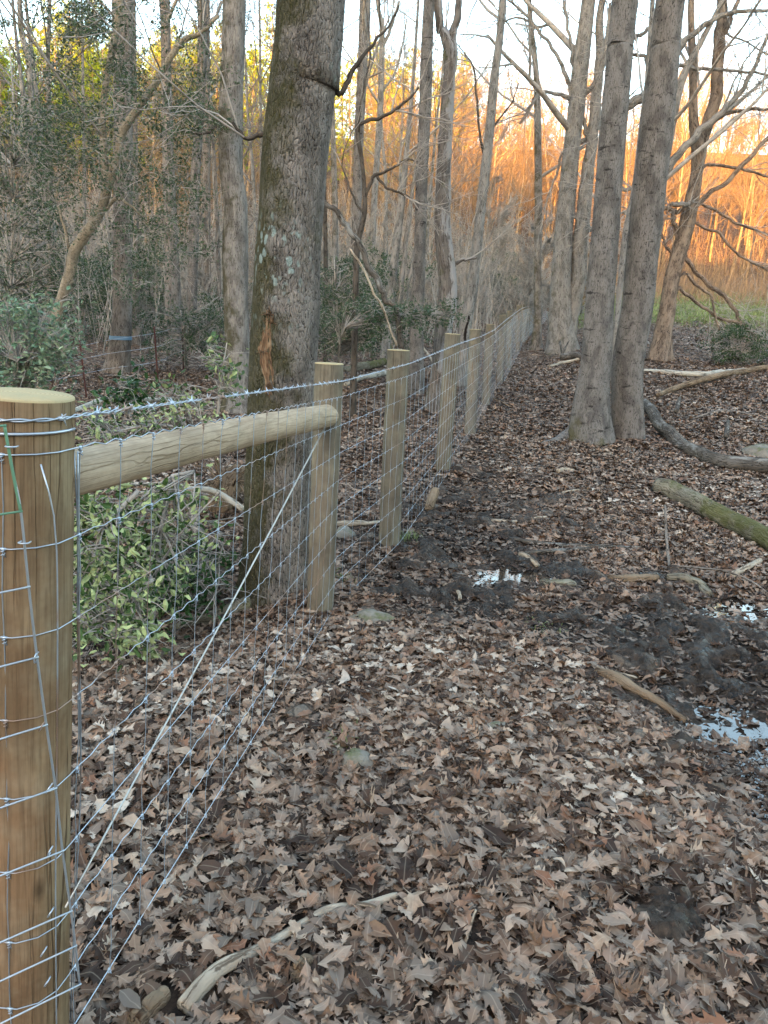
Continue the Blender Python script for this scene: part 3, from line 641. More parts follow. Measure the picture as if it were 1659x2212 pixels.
tree('tree', 'tall grey trunk, first one right of the mossy oak, in the background', TRK, [(757, 700, 22), (765, 560, 21), (770, 484, 20), (775, 300, 20), (783, 150, 22), (789, 0, 24)], 26, 'poplar', 18, .2, 14, 60, .07, 29)
tree('tree', 'slender background tree forking near the top, behind the crooked dead limbs', TRK, [(800, 690, 13), (806, 480, 13), (815, 330, 13), (822, 223, 13), (825, 60, 12), (815, 0, 8)], 30, 'pale', 20, .2, 12, 60, .07, 31,
    branches=[[(825, 100, 8), (845, 50, 7), (860, 0, 5)], [(822, 200, 6), (845, 170, 5), (868, 110, 4), (880, 40, 3)]], twigs=4)
tree('tree', 'grey leaning clump of stems left of the straight trunk', TRK, [(835, 740, 22), (843, 655, 19), (852, 560, 18), (864, 470, 15), (876, 350, 12), (890, 200, 8), (900, 60, 6)], 19, 'pale', 12, .2, 12, 60, .08, 33,
    branches=[[(848, 720, 12), (866, 640, 11), (876, 540, 10), (892, 420, 8), (910, 300, 5), (930, 200, 3)], [(855, 730, 11), (873, 650, 9), (892, 560, 8), (912, 480, 6), (930, 400, 4)]], twigs=3)
tree('tree', 'thin grey trunk close to the right edge of the mossy oak', TRK, [(722, 640, 14), (724, 500, 13), (722, 380, 12), (716, 200, 10), (712, 0, 8)], 22, 'shag', 16, .2, 10, 40, .07, 35)
tree('tree', 'slim dark sapling left of the dead crooked stem', TRK, [(704, 650, 10), (703, 500, 9), (700, 300, 8), (722, 100, 6), (730, 0, 5)], 18, 'darktwig', 12, .2, 8, 40, .07, 36)
# right trees
tree('tree', 'narrow knotty trunk standing at the far end of the fence', TRK,
    [(1158, 755, 21), (1162, 680, 17), (1161, 595, 16), (1163, 450, 16), (1162, 300, 15), (1159, 167, 13), (1149, 74, 11), (1143, 0, 10)], 21, 'shag', 12, .35, 14, 120, .16, 37,
    branches=[[(1154, 60, 6), (1135, 42, 5), (1110, 38, 4), (1080, 52, 3)], [(1152, 210, 4), (1140, 245, 3), (1122, 268, 2)]], twigs=4)
tree('tree', 'pale two-stemmed tree with a broad foot just right of the narrow trunk', TRK,
    [(1212, 752, 66), (1211, 690, 54), (1212, 595, 43), (1218, 502, 39), (1226, 409, 38), (1235, 316, 36), (1246, 223, 36), (1258, 112, 34), (1271, 0, 30)], 20, 'pale', 14, .15, 26, 120, .10, 39,
    branches=[[(1225, 735, 40), (1235, 670, 32), (1247, 590, 34), (1258, 502, 34), (1271, 391, 30), (1280, 298, 26), (1297, 167, 22), (1304, 0, 15), (1310, -120, 10)],
              [(1232, 190, 10), (1215, 149, 9), (1197, 108, 8), (1167, 71, 7), (1141, 37, 6), (1104, 4, 5), (1080, -20, 4)],
              [(1230, 212, 10), (1204, 203, 8), (1174, 197, 7), (1152, 219, 6), (1122, 268, 3)], [(1245, 150, 9), (1238, 130, 8), (1228, 60, 7), (1219, 0, 6)],
              [(1278, 190, 12), (1301, 149, 11), (1312, 74, 9), (1320, 10, 6)], [(1241, 461, 14), (1264, 476, 13), (1279, 498, 10)], [(1212, 330, 6), (1205, 370, 5), (1188, 410, 4), (1175, 455, 2)],
              [(1268, 300, 10), (1262, 270, 9), (1255, 245, 7)]], twigs=6, tw=(1.6, .014))
pY = G(1275, 955)[1]
bt, bp_, br_ = tree('tree', 'left one of the two big dark trunks standing together, with moss on its spreading foot', TRK,
    [(1275, 945, 92), (1276, 889, 80), (1282, 825, 68), (1287, 781, 64), (1294, 670, 60), (1303, 558, 60), (1314, 409, 57), (1326, 260, 57), (1340, 112, 56), (1350, 0, 54)], pY, 'poplar_moss', 14, .12, 96, 260, .05, 41)
def root_part(parent, pts, mat):
    q = []
    for (x, y, wq, hz) in pts:
        p_ = G(x, y); r_ = rpx(wq, p_); q.append([p_[0], p_[1], p_[2] + hz, r_])
    a = crom(np.array(q), 18); b = MB(); b.tube(a[:, :3], a[:, 3], 10, .2, 5); b.build('root', M[mat], parent)
root_part(bt, [(1262, 935, 46, .16), (1235, 945, 34, .06), (1205, 952, 22, .0), (1175, 957, 14, -.01), (1145, 960, 10, -.03)], 'poplar_moss')
tree('tree', 'right one of the two big dark trunks standing together, leaning to the right', TRK,
    [(1355, 942, 68), (1355, 844, 66), (1357, 781, 67), (1376, 670, 66), (1387, 558, 67), (1403, 409, 69), (1420, 260, 68), (1437, 112, 62), (1448, 0, 60)], pY + .35, 'poplar', 14, .10, 96, 260, .05, 43)
tree('tree', 'slim pale trunk seen in the gap between the two big dark trunks', TRK,
    [(1326, 800, 14), (1330, 725, 12), (1350, 520, 15), (1371, 409, 14), (1385, 290, 14), (1399, 167, 12), (1410, 0, 10)], 14.5, 'pale', 12, .2, 12, 60, .06, 45)
tree('dead_tree', 'dead forked tree with peeling bark and long drooping bare limbs at the right', TRK,
    [(1424, 773, 46), (1431, 720, 38), (1437, 688, 36), (1453, 595, 31), (1474, 521, 33), (1492, 446, 31), (1505, 372, 25), (1509, 320, 32), (1498, 260, 19), (1497, 149, 17), (1493, 0, 13)], G(1424, 776)[1], 'dead', 13, .3, 26, 140, .14, 47,
    branches=[[(1510, 330, 26), (1537, 242, 27), (1553, 149, 27), (1559, 56, 25), (1559, 0, 22), (1562, -100, 17)], [(1566, 75, 12), (1582, 30, 10), (1595, 0, 9), (1610, -60, 7)],
              [(1512, 437, 10), (1545, 412, 10), (1576, 387, 10), (1632, 331, 9), (1665, 292, 8), (1720, 240, 6)], [(1513, 439, 7), (1545, 455, 6), (1576, 472, 6), (1620, 490, 5), (1680, 512, 4)],
              [(1500, 480, 7), (1530, 497, 6), (1558, 510, 6), (1595, 551, 5), (1670, 590, 4)], [(1483, 551, 10), (1500, 580, 9), (1530, 615, 9), (1569, 644, 9), (1590, 680, 8), (1612, 706, 7), (1640, 728, 6)],
              [(1470, 621, 8), (1495, 645, 8), (1520, 662, 7), (1558, 688, 7), (1610, 703, 6)], [(1478, 590, 7), (1505, 620, 6), (1532, 640, 6), (1545, 680, 5), (1552, 715, 4)],
              [(1524, 357, 7), (1583, 361, 6), (1659, 383, 5), (1700, 392, 4)], [(1550, 255, 8), (1590, 240, 8), (1659, 235, 6), (1720, 240, 5)], [(1458, 560, 7), (1440, 530, 6), (1425, 495, 5)],
              [(1476, 450, 9), (1460, 458, 10), (1440, 450, 11), (1431, 440, 9)], [(1461, 505, 10), (1455, 480, 9), (1448, 455, 9)]], twigs=6, tw=(1.5, .012))
tree('tree', 'wide-limbed tree behind the two big dark trunks, its long boughs arching to the right', TRK,
    [(1372, 745, 26), (1390, 600, 24), (1412, 470, 24), (1432, 360, 24), (1455, 240, 20), (1478, 160, 16), (1520, 80, 12), (1560, 0, 9)], 17.5, 'pale', 10, .2, 14, 80, .1, 49,
    branches=[[(1425, 385, 20), (1446, 365, 18), (1483, 316, 17), (1520, 279, 15), (1558, 245, 13), (1595, 205, 11), (1635, 130, 9), (1665, 60, 7)], [(1420, 200, 20), (1390, 208, 22), (1356, 231, 21), (1330, 250, 16)],
              [(1464, 112, 15), (1487, 78, 13), (1539, 45, 11), (1590, 26, 9), (1680, 20, 6)], [(1468, 141, 9), (1510, 148, 8), (1558, 153, 7), (1610, 155, 6), (1680, 165, 5)],
              [(1405, 60, 10), (1390, 70, 9), (1370, 80, 8)], [(1400, 145, 9), (1390, 125, 8), (1365, 115, 7)], [(1572, 72, 5), (1610, 90, 4), (1659, 120, 3)], [(1420, 420, 12), (1400, 420, 10), (1340, 400, 8)],
              [(1450, 440, 10), (1480, 445, 10), (1500, 440, 8)], [(1560, 240, 5), (1600, 150, 4), (1640, 90, 3)], [(1420, 470, 10), (1380, 450, 10), (1345, 465, 8)]], twigs=6, tw=(1.7, .012))
tree('tree', 'slim grey tree half hidden behind the left big dark trunk', TRK, [(1280, 700, 16), (1290, 500, 15), (1310, 250, 13), (1325, 60, 10)], 30, 'shag', 14, .2, 10, 40, .08, 51)

# ------------------------------------------------------------------ fence
posts = [(64, 2380, 1.22), (690, 1365, 4.0), (840, 1185, 5.35), (957, 1015, 7.6), (1015, 938, 9.9), (1048, 879, 12.4), (1078, 833, 14.9), (1097, 800, 17.6), (1117, 766, 21), (1128, 752, 23.5), (1139, 742, 26), (1147, 734, 28.5), (1164, 722, 31.5), (1183, 708, 34.5)]
wr = [0.077, .077, .08, .078, .075, .07, .07, .07, .07, .07, .07, .07, .07, .07]
B = []
for (px, py, Y) in posts:
    p = P(px, py, Y); B.append(np.array([p[0], p[1], float(g(p[0], p[1]))]))
tops_px = [(52, 856), (711, 786), (861, 757), (978, 722), (1027, 712), (1059, 701), (1086, 681), (1101, 672), (1121, 660), (1131, 658), (1141, 657), (1150, 656), (1166, 660), (1184, 676)]
fence = empty('wire_fence', B[0]); tag(fence, 'woven wire fence on round wooden posts with a barbed top strand and a brace rail', 'fence')
T = [P(tx, ty, posts[k][2]) for k, (tx, ty) in enumerate(tops_px)]
for k in range(len(posts)):
    b = MB(); rows = 26 if k < 5 else 10; bot = B[k].copy(); top = T[k]
    bot = bot - (top - bot) * .12
    pts = np.linspace(bot, top, rows); sd = 48 if k < 1 else (28 if k < 5 else 14)
    rad = np.full(rows, wr[k]); b.tube(pts, rad, sd, .035, k + 1, cap=False)
    lab = {0: 'thick brown corner post with a pale sawn top', 1: 'brace post behind the far end of the rail'}.get(k)
    o = b.build('post', M['postA' if k == 0 else 'post'], fence)
    if lab: o['label'] = lab
    # rounded, slightly domed sawn end as a sub-part
    c = MB(); d = (top - bot); d /= np.linalg.norm(d); rr_ = wr[k]; V0 = b.V[0].reshape(-1, 3)[-sd:] ; cen = top
    rings = [(1.0, 0), (.992, .003), (.97, .0045), (.6, .006), (.25, .0065)]; VV = []; CO = []
    for (f, h) in rings:
        VV.append(cen + (V0 - cen) * f + d * h); CO.append(np.column_stack([(V0 - cen)[:, :2] * f, np.full(sd, h)]))
    VV.append((cen + d * .0065)[None]); CO.append(np.zeros((1, 3)))
    F = [(r_ * sd + j, r_ * sd + (j + 1) % sd, (r_ + 1) * sd + (j + 1) % sd, (r_ + 1) * sd + j) for r_ in range(len(rings) - 1) for j in range(sd)]
    e = (len(rings) - 1) * sd
    c.add(np.vstack(VV), F, [(e + j, e + (j + 1) % sd, len(rings) * sd) for j in range(sd)], np.vstack(CO))
    ce = c.build('sawn_end', M['end'], fence); ce.parent = o; ce.matrix_parent_inverse = Matrix.Identity(4)
# brace rail
ra = P(150, 1024, 1.37); rb = P(712, 897, 4.03); ra = ra - (rb - ra) * .03
b = MB(); b.tube(crom([ra, ra * .5 + rb * .5 + [0, 0, .008], rb], 30), np.linspace(.0445, .0615, 30), 36, .05, 4)
o = b.build('brace_rail', M['rail'], fence)
# wire lines in plan
def offs(k):
    a = B[max(k - 1, 0)]; c = B[min(k + 1, len(B) - 1)]; d = (c - a)[:2]; d /= np.linalg.norm(d); return np.array([d[1], -d[0]])
def wire_xyz(h, k): # point on post k face at height h above ground
    f = h / 1.4; c = B[k] * (1 - f) + np.array([T[k][0], T[k][1], B[k][2] + 1.4]) * f
    hh = T[k][2] - B[k][2]; z = B[k][2] + h * hh / 1.40
    f = min(1, (z - B[k][2]) / hh); cx = B[k][:2] * (1 - f) + T[k][:2] * f; o2 = offs(k) * (wr[k] + .004)
    return np.array([cx[0] + o2[0], cx[1] + o2[1], z])
inch = .0254
hts = [.02 + .1515 * q for q in range(9)]
def corner_arc(h, n=14, sgn=1):
    """path round the front of the corner post, then away to the left"""
    hh = T[0][2] - B[0][2]; f = ((h + .058) if h > 1.28 else (h * .95 + .152)) / 1.4; c = B[0] * (1 - f) + T[0] * f; r_ = wr[0] + .004
    a = np.radians(np.linspace(-160, 5, n)); return np.column_stack([c[0] + r_ * np.cos(a), c[1] + r_ * np.sin(a), np.full(n, c[2])])
def hwire(h, step=.05):
    pts = [*corner_arc(h)] + [wire_xyz(h, k) for k in range(1, len(B))]
    pts = np.array(pts); L = np.concatenate([[0], np.cumsum(np.linalg.norm(np.diff(pts, axis=0), axis=1))])
    q = np.concatenate([np.arange(0, min(L[-1], 14), step), np.arange(14, L[-1], .3), [L[-1]]])
    return np.column_stack([np.interp(q, L, pts[:, i]) for i in range(3)]), q
b = MB(); H = []
for i, h in enumerate(hts):
    p, q = hwire(h, .038); w_ = .0035 * np.sin(q / .152 * 2 * np.pi * 2 + i) * (q < 14) * (q > .3); p[:, 2] += w_; H.append((p, q))
    r_ = .0013 if 0 < i < 8 else .0015
    b.tube(p, r_ * .88 + .0006 * np.clip((q - 6) / 20, 0, 1), 5, cap=False)
Ltot = H[0][1][-1]; s_ = .10; stays = []
while s_ < Ltot:
    stays.append(s_); s_ += .152
def at(hw, s): return np.array([np.interp(s, hw[1], hw[0][:, i]) for i in range(3)])
for n_, s_ in enumerate(stays):
    c = [at(hw, s_) for hw in H]
    sub = [c[0]]
    for i in range(1, len(c)):
        mid = (c[i - 1] + c[i]) / 2 + (rv() * .004 if s_ < 10 else 0); sub += [mid, c[i]]
    sub = np.array(sub); b.tube(sub, .0010 + .0006 * min(1, s_ / 20), 4, cap=False)
    if s_ < 7:
        for i, cc in enumerate(c):       # wrapped hinge knots
            th = np.linspace(0, 4 * np.pi, 14); k = np.column_stack([cc[0] + .0032 * np.cos(th), cc[1] + .0032 * np.sin(th), cc[2] - .003 + .012 * (th / th[-1] - .9)])
            b.tube(k, .0011, 4, cap=False)
            d_ = at(H[i], s_ + .006) - at(H[i], s_ - .006); d_ /= np.linalg.norm(d_) + 1e-9
            b.tube(np.array([cc - d_ * .006, cc, cc + d_ * .006]), [.002, .0032, .002], 5)
b.build('woven_wire', M['wire'], fence)
# barbed strand
p, q = hwire(1.315, .012); b = MB()
n1 = q < 9; pp, qq = p[n1], q[n1]
for ph in (0, np.pi):
    a = qq / .045 * 2 * np.pi / 1.6 + ph; d = np.gradient(pp, axis=0); d /= np.linalg.norm(d, axis=1)[:, None] + 1e-9
    nrm = np.cross(d, [0, 0, 1]); o_ = np.cos(a)[:, None] * nrm + np.sin(a)[:, None] * np.array([0, 0, 1]); b.tube(pp + o_ * .0021, .0015, 4, cap=False)
b.tube(p[q >= 8.9][::4], .0034, 4, cap=False)
s_ = .08
while s_ < 22:
    c = at((p, q), s_); d = at((p, q), s_ + .01) - c; d /= np.linalg.norm(d)
    for k in range(2):
        v = rv(); v -= d * (v @ d); v /= np.linalg.norm(v); cc = c + d * .004 * k; b.tube(np.array([cc - v * .013, cc, cc + v * .013]), [.0006, .0022, .0006], 4)
    b.tube(np.array([c - d * .006, c + d * .008]), .0042, 5); s_ += .115
# second wrap round the corner post and the tied tail
p2 = corner_arc(1.295); b.tube(p2, .0024, 5)
c = at((p, q), .42)
for k in range(9):
    cc = at((p, q), .36 + .012 * k); v = rv(); b.tube(np.array([cc - v * .010, cc + v * .012]), [.0022, .0008], 4)
b.build('barbed_wire', M['wire'], fence)
b = MB()
for o_ in (0, 1):
    a0 = corner_arc(.36)[-3] + [.01, .01 * o_, 0]; a1 = P(700, 925 + 3 * o_, 3.87)
    b.tube(crom([a0, (a0 + a1) / 2 + [0, 0, -.012], a1], 14), .0022, 5)
b.build('brace_wire', M['brace_wire'], fence)
# spare loose stay wires beside the corner post
b = MB()
for o_ in (.0, .02):
    q_ = [P(160 + 8 * o_ * 50, 975, 1.30), P(168, 1150, 1.30), P(172 - o_ * 200, 1400, 1.31), P(174, 1700, 1.31), P(160, 2000, 1.31), P(152, 2200, 1.30)]
    b.tube(crom(q_, 24), .0014, 4)
b.tube(crom([P(88, 1003, 1.139), P(105, 1060, 1.142), P(122, 1180, 1.146), P(124, 1500, 1.15), P(120, 1900, 1.155), P(122, 2230, 1.155)], 24), .0014, 4)
b.build('loose_wire', M['wire'], fence)

# ------------------------------------------------------------------ welded panel against the corner post
panel = empty('welded_wire_panel', P(172, 2130, 1.115)); tag(panel, 'galvanised welded wire panel with a green upper edge stapled to the corner post', 'wire panel')
stile = [(10, 920), (28, 1020), (45, 1105), (62, 1268), (80, 1420), (100, 1566), (120, 1703), (135, 1838), (153, 1968), (163, 2043), (172, 2126)]
PY = 1.115
W_ = np.array([P(x, y, PY) for x, y in stile])
b = MB(); c = crom(W_, 70); b.tube(c, .0021, 8); b.build('stile', M['rod'], panel)
b = MB(); b.tube(crom(W_[:3], 20) + [0, -.0004, 0], .0025, 8); b.build('stile_coating', M['green'], panel)
for k, (x, y) in enumerate(stile):
    if k == 1: continue
    a = P(x + 4, y - 1, PY)
    kx = .00034 * (y - 665); x2 = -260; yl = y + kx * (x - x2); sc = (yl - 665) / (y - 665 + 1e-6)
    e = P(x2, yl, PY / max(1.0, 1 + .00034 * (x - x2)))
    b = MB(); b.tube(np.linspace(a, e, 10), .0018, 7); b.build('rod', M['green' if k < 3 else 'rod'], panel)
for (x, y, an) in [(22, 965, 0), (50, 1173, 0), (76, 1423, 80), (88, 1572, 60), (104, 1706, 60), (106, 1843, 70), (107, 1975, 60), (92, 2060, 60), (100, 2125, 60)]:
    p_ = P(x, y, PY - .004); v = np.array([math.cos(math.radians(an)), 0, math.sin(math.radians(an))]) * .0075
    dd = np.array([0, .010, 0]); b = MB()
    b.tube(crom([p_ - v + dd, p_ - v, p_ + v * 0 + [0, -.003, 0], p_ + v, p_ + v + dd], 12), .0014, 6); b.build('staple', M['wire'], panel)

# ------------------------------------------------------------------ old rusty fence at the left
old = empty('old_wire_fence', G(187, 858)); tag(old, 'old fence of three thin rusty steel posts with sagging wire among the trees', 'fence')
ops = []
for (xb, yb, xt, yt) in [(187, 860, 172, 735), (342, 835, 333, 705), (396, 800, 394, 697)]:
    p_ = G(xb, yb); t_ = P(xt, yt, p_[1]); bt_ = p_ - (t_ - p_) * .1; v = np.array([.02, 0, 0]); b = MB()
    b.tube(np.linspace(bt_, t_, 6), .017, 6); b.tube(np.linspace(bt_, t_, 6) + [0, -.02, 0], .008, 4); b.build('post', M['rust'], old); ops.append((p_, t_))
for f in (.45, .7, .92):
    b = MB(); q_ = [a * (1 - f) + c_ * f for a, c_ in ops]; q_ = [q_[0] + (q_[0] - q_[1]) * 1.2] + q_ + [q_[2] + (q_[2] - q_[1]) * 1.5]
    q_ = crom(q_, 30); q_[:, 2] -= .04 * np.abs(np.sin(np.linspace(0, 4 * np.pi, 30))); b.tube(q_, .003, 4); b.build('wire', M['wire'], old)

# ------------------------------------------------------------------ logs and sticks
def log(name, label, pts, mat, sides=14, lump=.15, sink=.3, cat='log', stubs=(), lift=0.0, group=None, seed=None, lr_=True):
    W, R_ = [], []
    for q in pts:
        p_ = G(q[0], q[1]); r_ = rpx(q[2], p_); p_[2] += r_ * (1 - sink) + (q[3] if len(q) > 3 else 0) + lift; W.append(p_); R_.append(r_)
    n = max(12, len(pts) * 8); A = crom(np.column_stack([np.array(W), np.array(R_)]), n)
    root = empty(name, W[0]); tag(root, label, cat, group); seed = seed if seed is not None else len(bpy.data.objects) % 97
    if lr_: [LOGPTS.append((a_[0], a_[1], a_[3])) for a_ in A]
    pth = A[:, :3] + np.array([[0, 0, 1]]) * (fbm(np.linspace(0, 6, n), np.zeros(n), seed, 2) * np.array(R_).mean() * .5)[:, None]
    b = MB(); rr_ = A[:, 3].copy(); rr_[0] *= .92; rr_[-1] *= .9
    b.tube(pth, rr_, sides, lump, seed); b.build('stem', M[mat], root)
    for s_ in stubs:
        q_ = []
        for (x, y, wq, hz) in s_:
            p_ = G(x, y); p_[2] += hz; q_.append([*p_, rpx(wq, p_)])
        a = crom(np.array(q_), 10); b = MB(); b.tube(a[:, :3], a[:, 3], 7, .15, 3); b.build('branch', M[mat], root)
    return root
log('log', 'long dark curved log beside the two big trunks, with grey bark patches', [(1392, 878, 20), (1425, 925, 26), (1462, 962, 28), (1500, 985, 30), (1545, 1005, 32), (1600, 1015, 34), (1680, 1022, 40)], 'log_dark', 22, .22, .25,
    stubs=[[(1455, 925, 10, .25), (1462, 905, 8, .32)], [(1560, 995, 12, .3), (1562, 975, 8, .4)]])
log('log', 'thick mossy green log cut at its near end on the right', [(1420, 1062, 36), (1470, 1085, 40), (1540, 1125, 42), (1600, 1155, 44), (1690, 1205, 50)], 'log_moss', 30, .12, .2)
log('log', 'bare brown fallen limb slanting up to the right edge', [(1420, 858, 10), (1460, 845, 12), (1510, 830, 13), (1560, 818, 13), (1610, 808, 12), (1690, 795, 12)], 'rotten', 10, .12, -.3)
log('log', 'pale lichen-covered log lying behind the brown fallen limb', [(1385, 802, 9), (1425, 806, 10), (1470, 812, 12), (1530, 812, 12), (1590, 806, 11), (1640, 802, 9)], 'log_pale', 12, .2, .2)
log('log', 'dark rotten log below the evergreen bush', [(1570, 778, 12), (1610, 775, 12), (1680, 766, 14)], 'log_dark', 10, .2, .1)
log('log', 'short dark log with upright splinters behind the two big trunks', [(1210, 778, 14), (1232, 776, 16), (1262, 780, 14)], 'log_dark', 12, .25, .1,
    stubs=[[(1215, 775, 6, .1), (1206, 765, 4, .35), (1203, 750, 2, .55)], [(1212, 777, 5, .1), (1225, 765, 3, .3)]])
log('branch', 'whitish stick pointing at the two big trunks', [(1185, 796, 7), (1215, 787, 7), (1250, 780, 7)], 'stick', 8, .1, 0, 'branch')
log('branch', 'broken bleached branch, the long one in the near foreground', [(395, 2190, 40), (470, 2110, 34), (540, 2070, 26), (600, 2035, 20), (660, 1998, 17), (715, 1972, 20), (790, 1960, 19), (858, 1940, 14)], 'stick', 18, .22, .15, 'branch',
    stubs=[[(770, 1965, 10, .02), (800, 1975, 8, .03), (826, 1980, 6, .02)]])
log('log', 'stubby weathered log end at the lower left of the foreground', [(290, 2225, 44), (325, 2190, 42), (358, 2155, 36)], 'rotten', 18, .18, .2)
log('stump', 'short upright brown stub, left of the red leaf in the foreground', [(640, 2110, 40), (665, 2085, 38)], 'rotten', 16, .2, .45)
log('branch', 'short cut twig end near the corner post foot', [(640 / 1.0, 1870, 8), (668, 1878, 8), (690, 1885, 6)], 'stick', 8, .2, 0, 'branch')
log('plank', 'long split plank with a dark hollow, lying right of the middle', [(1285, 1458, 20), (1330, 1478, 26), (1380, 1505, 22), (1430, 1532, 20), (1480, 1562, 14)], 'rotten', 12, .25, .0, 'wood')
log('branch', 'thin brown stick just above the split plank', [(1300, 1445, 6), (1340, 1462, 9), (1375, 1468, 6)], 'stick', 8, .2, -.3, 'branch')
log('branch', 'knobbly root-like stick left of the split plank', [(1190, 1560, 8), (1230, 1575, 10), (1270, 1578, 14), (1300, 1580, 9)], 'rotten', 8, .3, 0, 'branch')
log('branch', 'long black wet stick lying level across the mud, upper one', [(1100, 1168, 8), (1180, 1180, 9), (1280, 1184, 9), (1400, 1186, 7), (1510, 1180, 5)], 'log_dark', 8, .2, .0, 'branch')
log('branch', 'shorter black wet stick in the mud, lower one', [(1120, 1200, 8), (1180, 1196, 10), (1250, 1192, 10), (1310, 1188, 8)], 'log_dark', 8, .2, .1, 'branch')
log('branch', 'pale chewed chunk of wood at the edge of the small puddle', [(1122, 1200, 9), (1140, 1210, 12), (1162, 1226, 10)], 'stick', 10, .3, .1, 'branch')
log('branch', 'curved yellow-white stick like a hook in the leaves', [(958, 1268, 7), (975, 1272, 9), (990, 1284, 9), (993, 1298, 8)], 'stick', 8, .2, -.2, 'branch')
log('branch', 'broken brown log piece with a splintered end in the mud', [(1312, 1256, 14), (1350, 1258, 18), (1388, 1256, 20), (1420, 1254, 14)], 'rotten', 12, .25, .1, 'log')
log('log', 'dark mossy lump of wood right of the small puddle', [(1160, 1268, 20), (1200, 1272, 26), (1240, 1268, 20)], 'log_moss', 12, .3, .5)
log('log', 'mossy half-buried log piece next to the large puddle', [(1440, 1250, 16), (1480, 1256, 20), (1510, 1268, 22), (1530, 1290, 20)], 'log_moss', 14, .35, .5)
log('branch', 'stub of pale branch poking from under the mossy green log', [(1580, 1252, 14), (1610, 1235, 14), (1640, 1218, 13)], 'stick', 10, .2, -.2, 'branch')
log('branch', 'upright leaning twig sticking out of the mud above the broken piece', [(1446, 1230, 6), (1438, 1215, 6, .08), (1430, 1195, 6, .2), (1424, 1180, 5, .32)], 'brown', 7, .2, 0, 'branch')
log('branch', 'long thin twig arching over the large puddle', [(1450, 1232, 3, .03), (1500, 1252, 4, .08), (1560, 1272, 4, .12), (1620, 1290, 4, .1), (1680, 1320, 4, .05)], 'brown', 6, .1, 0, 'branch')
log('branch', 'grey stick on the ground right of the third fence post', [(1038, 1130, 7), (1070, 1128, 7), (1110, 1130, 7), (1160, 1122, 6), (1180, 1118, 5)], 'stick', 8, .2, 0, 'branch')
log('branch', 'small brown stick lying on the trodden path', [(1062, 860, 3), (1085, 872, 4), (1105, 882, 4)], 'rotten', 6, .2, 0, 'branch')
log('branch', 'little cut stub on the leaves uphill of the mud', [(1204, 1022, 10), (1220, 1018, 9), (1240, 1020, 7)], 'stick', 10, .2, 0, 'branch')
log('branch', 'pale twig in the leaves behind the lower fence wires', [(455, 1790, 4), (510, 1780, 6), (560, 1768, 5), (700, 1735, 4)], 'stick', 8, .2, -.3, 'branch')
log('branch', 'straight tan stick leaning in the leaves near the bottom edge', [(1760 * 0 + 975, 2080, 5), (1000, 2050, 7), (1015, 2020, 7, .03), (1025, 2000, 5, .05)], 'stick', 8, .2, 0, 'branch')
log('branch', 'torn bit of pale wood on the leaves right of the long bleached branch', [(1050, 1895, 8), (1080, 1865, 11), (1100, 1845, 12)], 'stick', 10, .3, 0, 'branch')
log('stick', 'dark brown stick behind the right puddle edge', [(1400, 1630, 4), (1430, 1670, 4), (1460, 1690, 3)], 'brown', 6, .2, 0, 'branch')
# behind the fence
log('log', 'whitish fallen log lying just behind the second fence post', [(745, 838, 10), (775, 826, 12), (810, 818, 12), (850, 812, 11)], 'log_pale', 12, .15, -.3)
log('log', 'mossy log on the far bank behind the second fence post', [(740, 805, 14), (780, 800, 18), (830, 788, 16)], 'log_moss', 14, .25, .2)
log('log', 'pale barkless log between the first and second line posts', [(715, 1140, 12), (760, 1138, 14), (800, 1135, 10), (835, 1130, 7)], 'stick', 10, .2, -.1)
log('branch', 'smooth grey branch crossing behind the wire toward the mossy oak', [(290, 1150, 7, .3), (350, 1143, 9, .3), (430, 1136, 12, .28), (480, 1130, 14, .2), (525, 1135, 12, .1)], 'log_pale', 10, .12, -.6, 'branch')
log('branch', 'grey fallen branch over the ditch, above the brace rail', [(160, 948, 10, .3), (190, 935, 12, .3), (240, 915, 12, .3), (300, 900, 10, .2), (370, 880, 8, .1)], 'log_pale', 10, .15, -.5, 'branch')
log('log', 'curved brown root stub standing by the ditch under the rail', [(432, 1250, 22), (440, 1225, 22, .06), (430, 1200, 22, .16), (415, 1175, 20, .28)], 'brown', 12, .2, .2)
log('log', 'dark mossy root spreading left from the mossy oak', [(545, 1310, 40), (490, 1330, 34), (430, 1345, 26), (370, 1362, 16)], 'log_moss', 14, .25, .5)
log('log', 'long weathered pole lying in the leaves near the corner post', [(150, 1452, 12), (220, 1440, 14), (300, 1436, 12), (380, 1432, 9)], 'rotten', 10, .2, .2)
log('stump', 'small cut stump with a pale top beside the third fence post', [(925, 1105, 18), (930, 1098, 20, .03), (938, 1088, 20, .09)], 'rotten', 14, .2, .3, 'stump')
b_ = MB(); sp = G(936, 1100); 
log('branch', 'bent dry branch leaning on the ground behind the third fence post', [(905, 770, 5, .3), (930, 810, 5, .3), (950, 860, 5, .15), (968, 905, 5, 0)], 'stick', 7, .1, 0, 'branch')
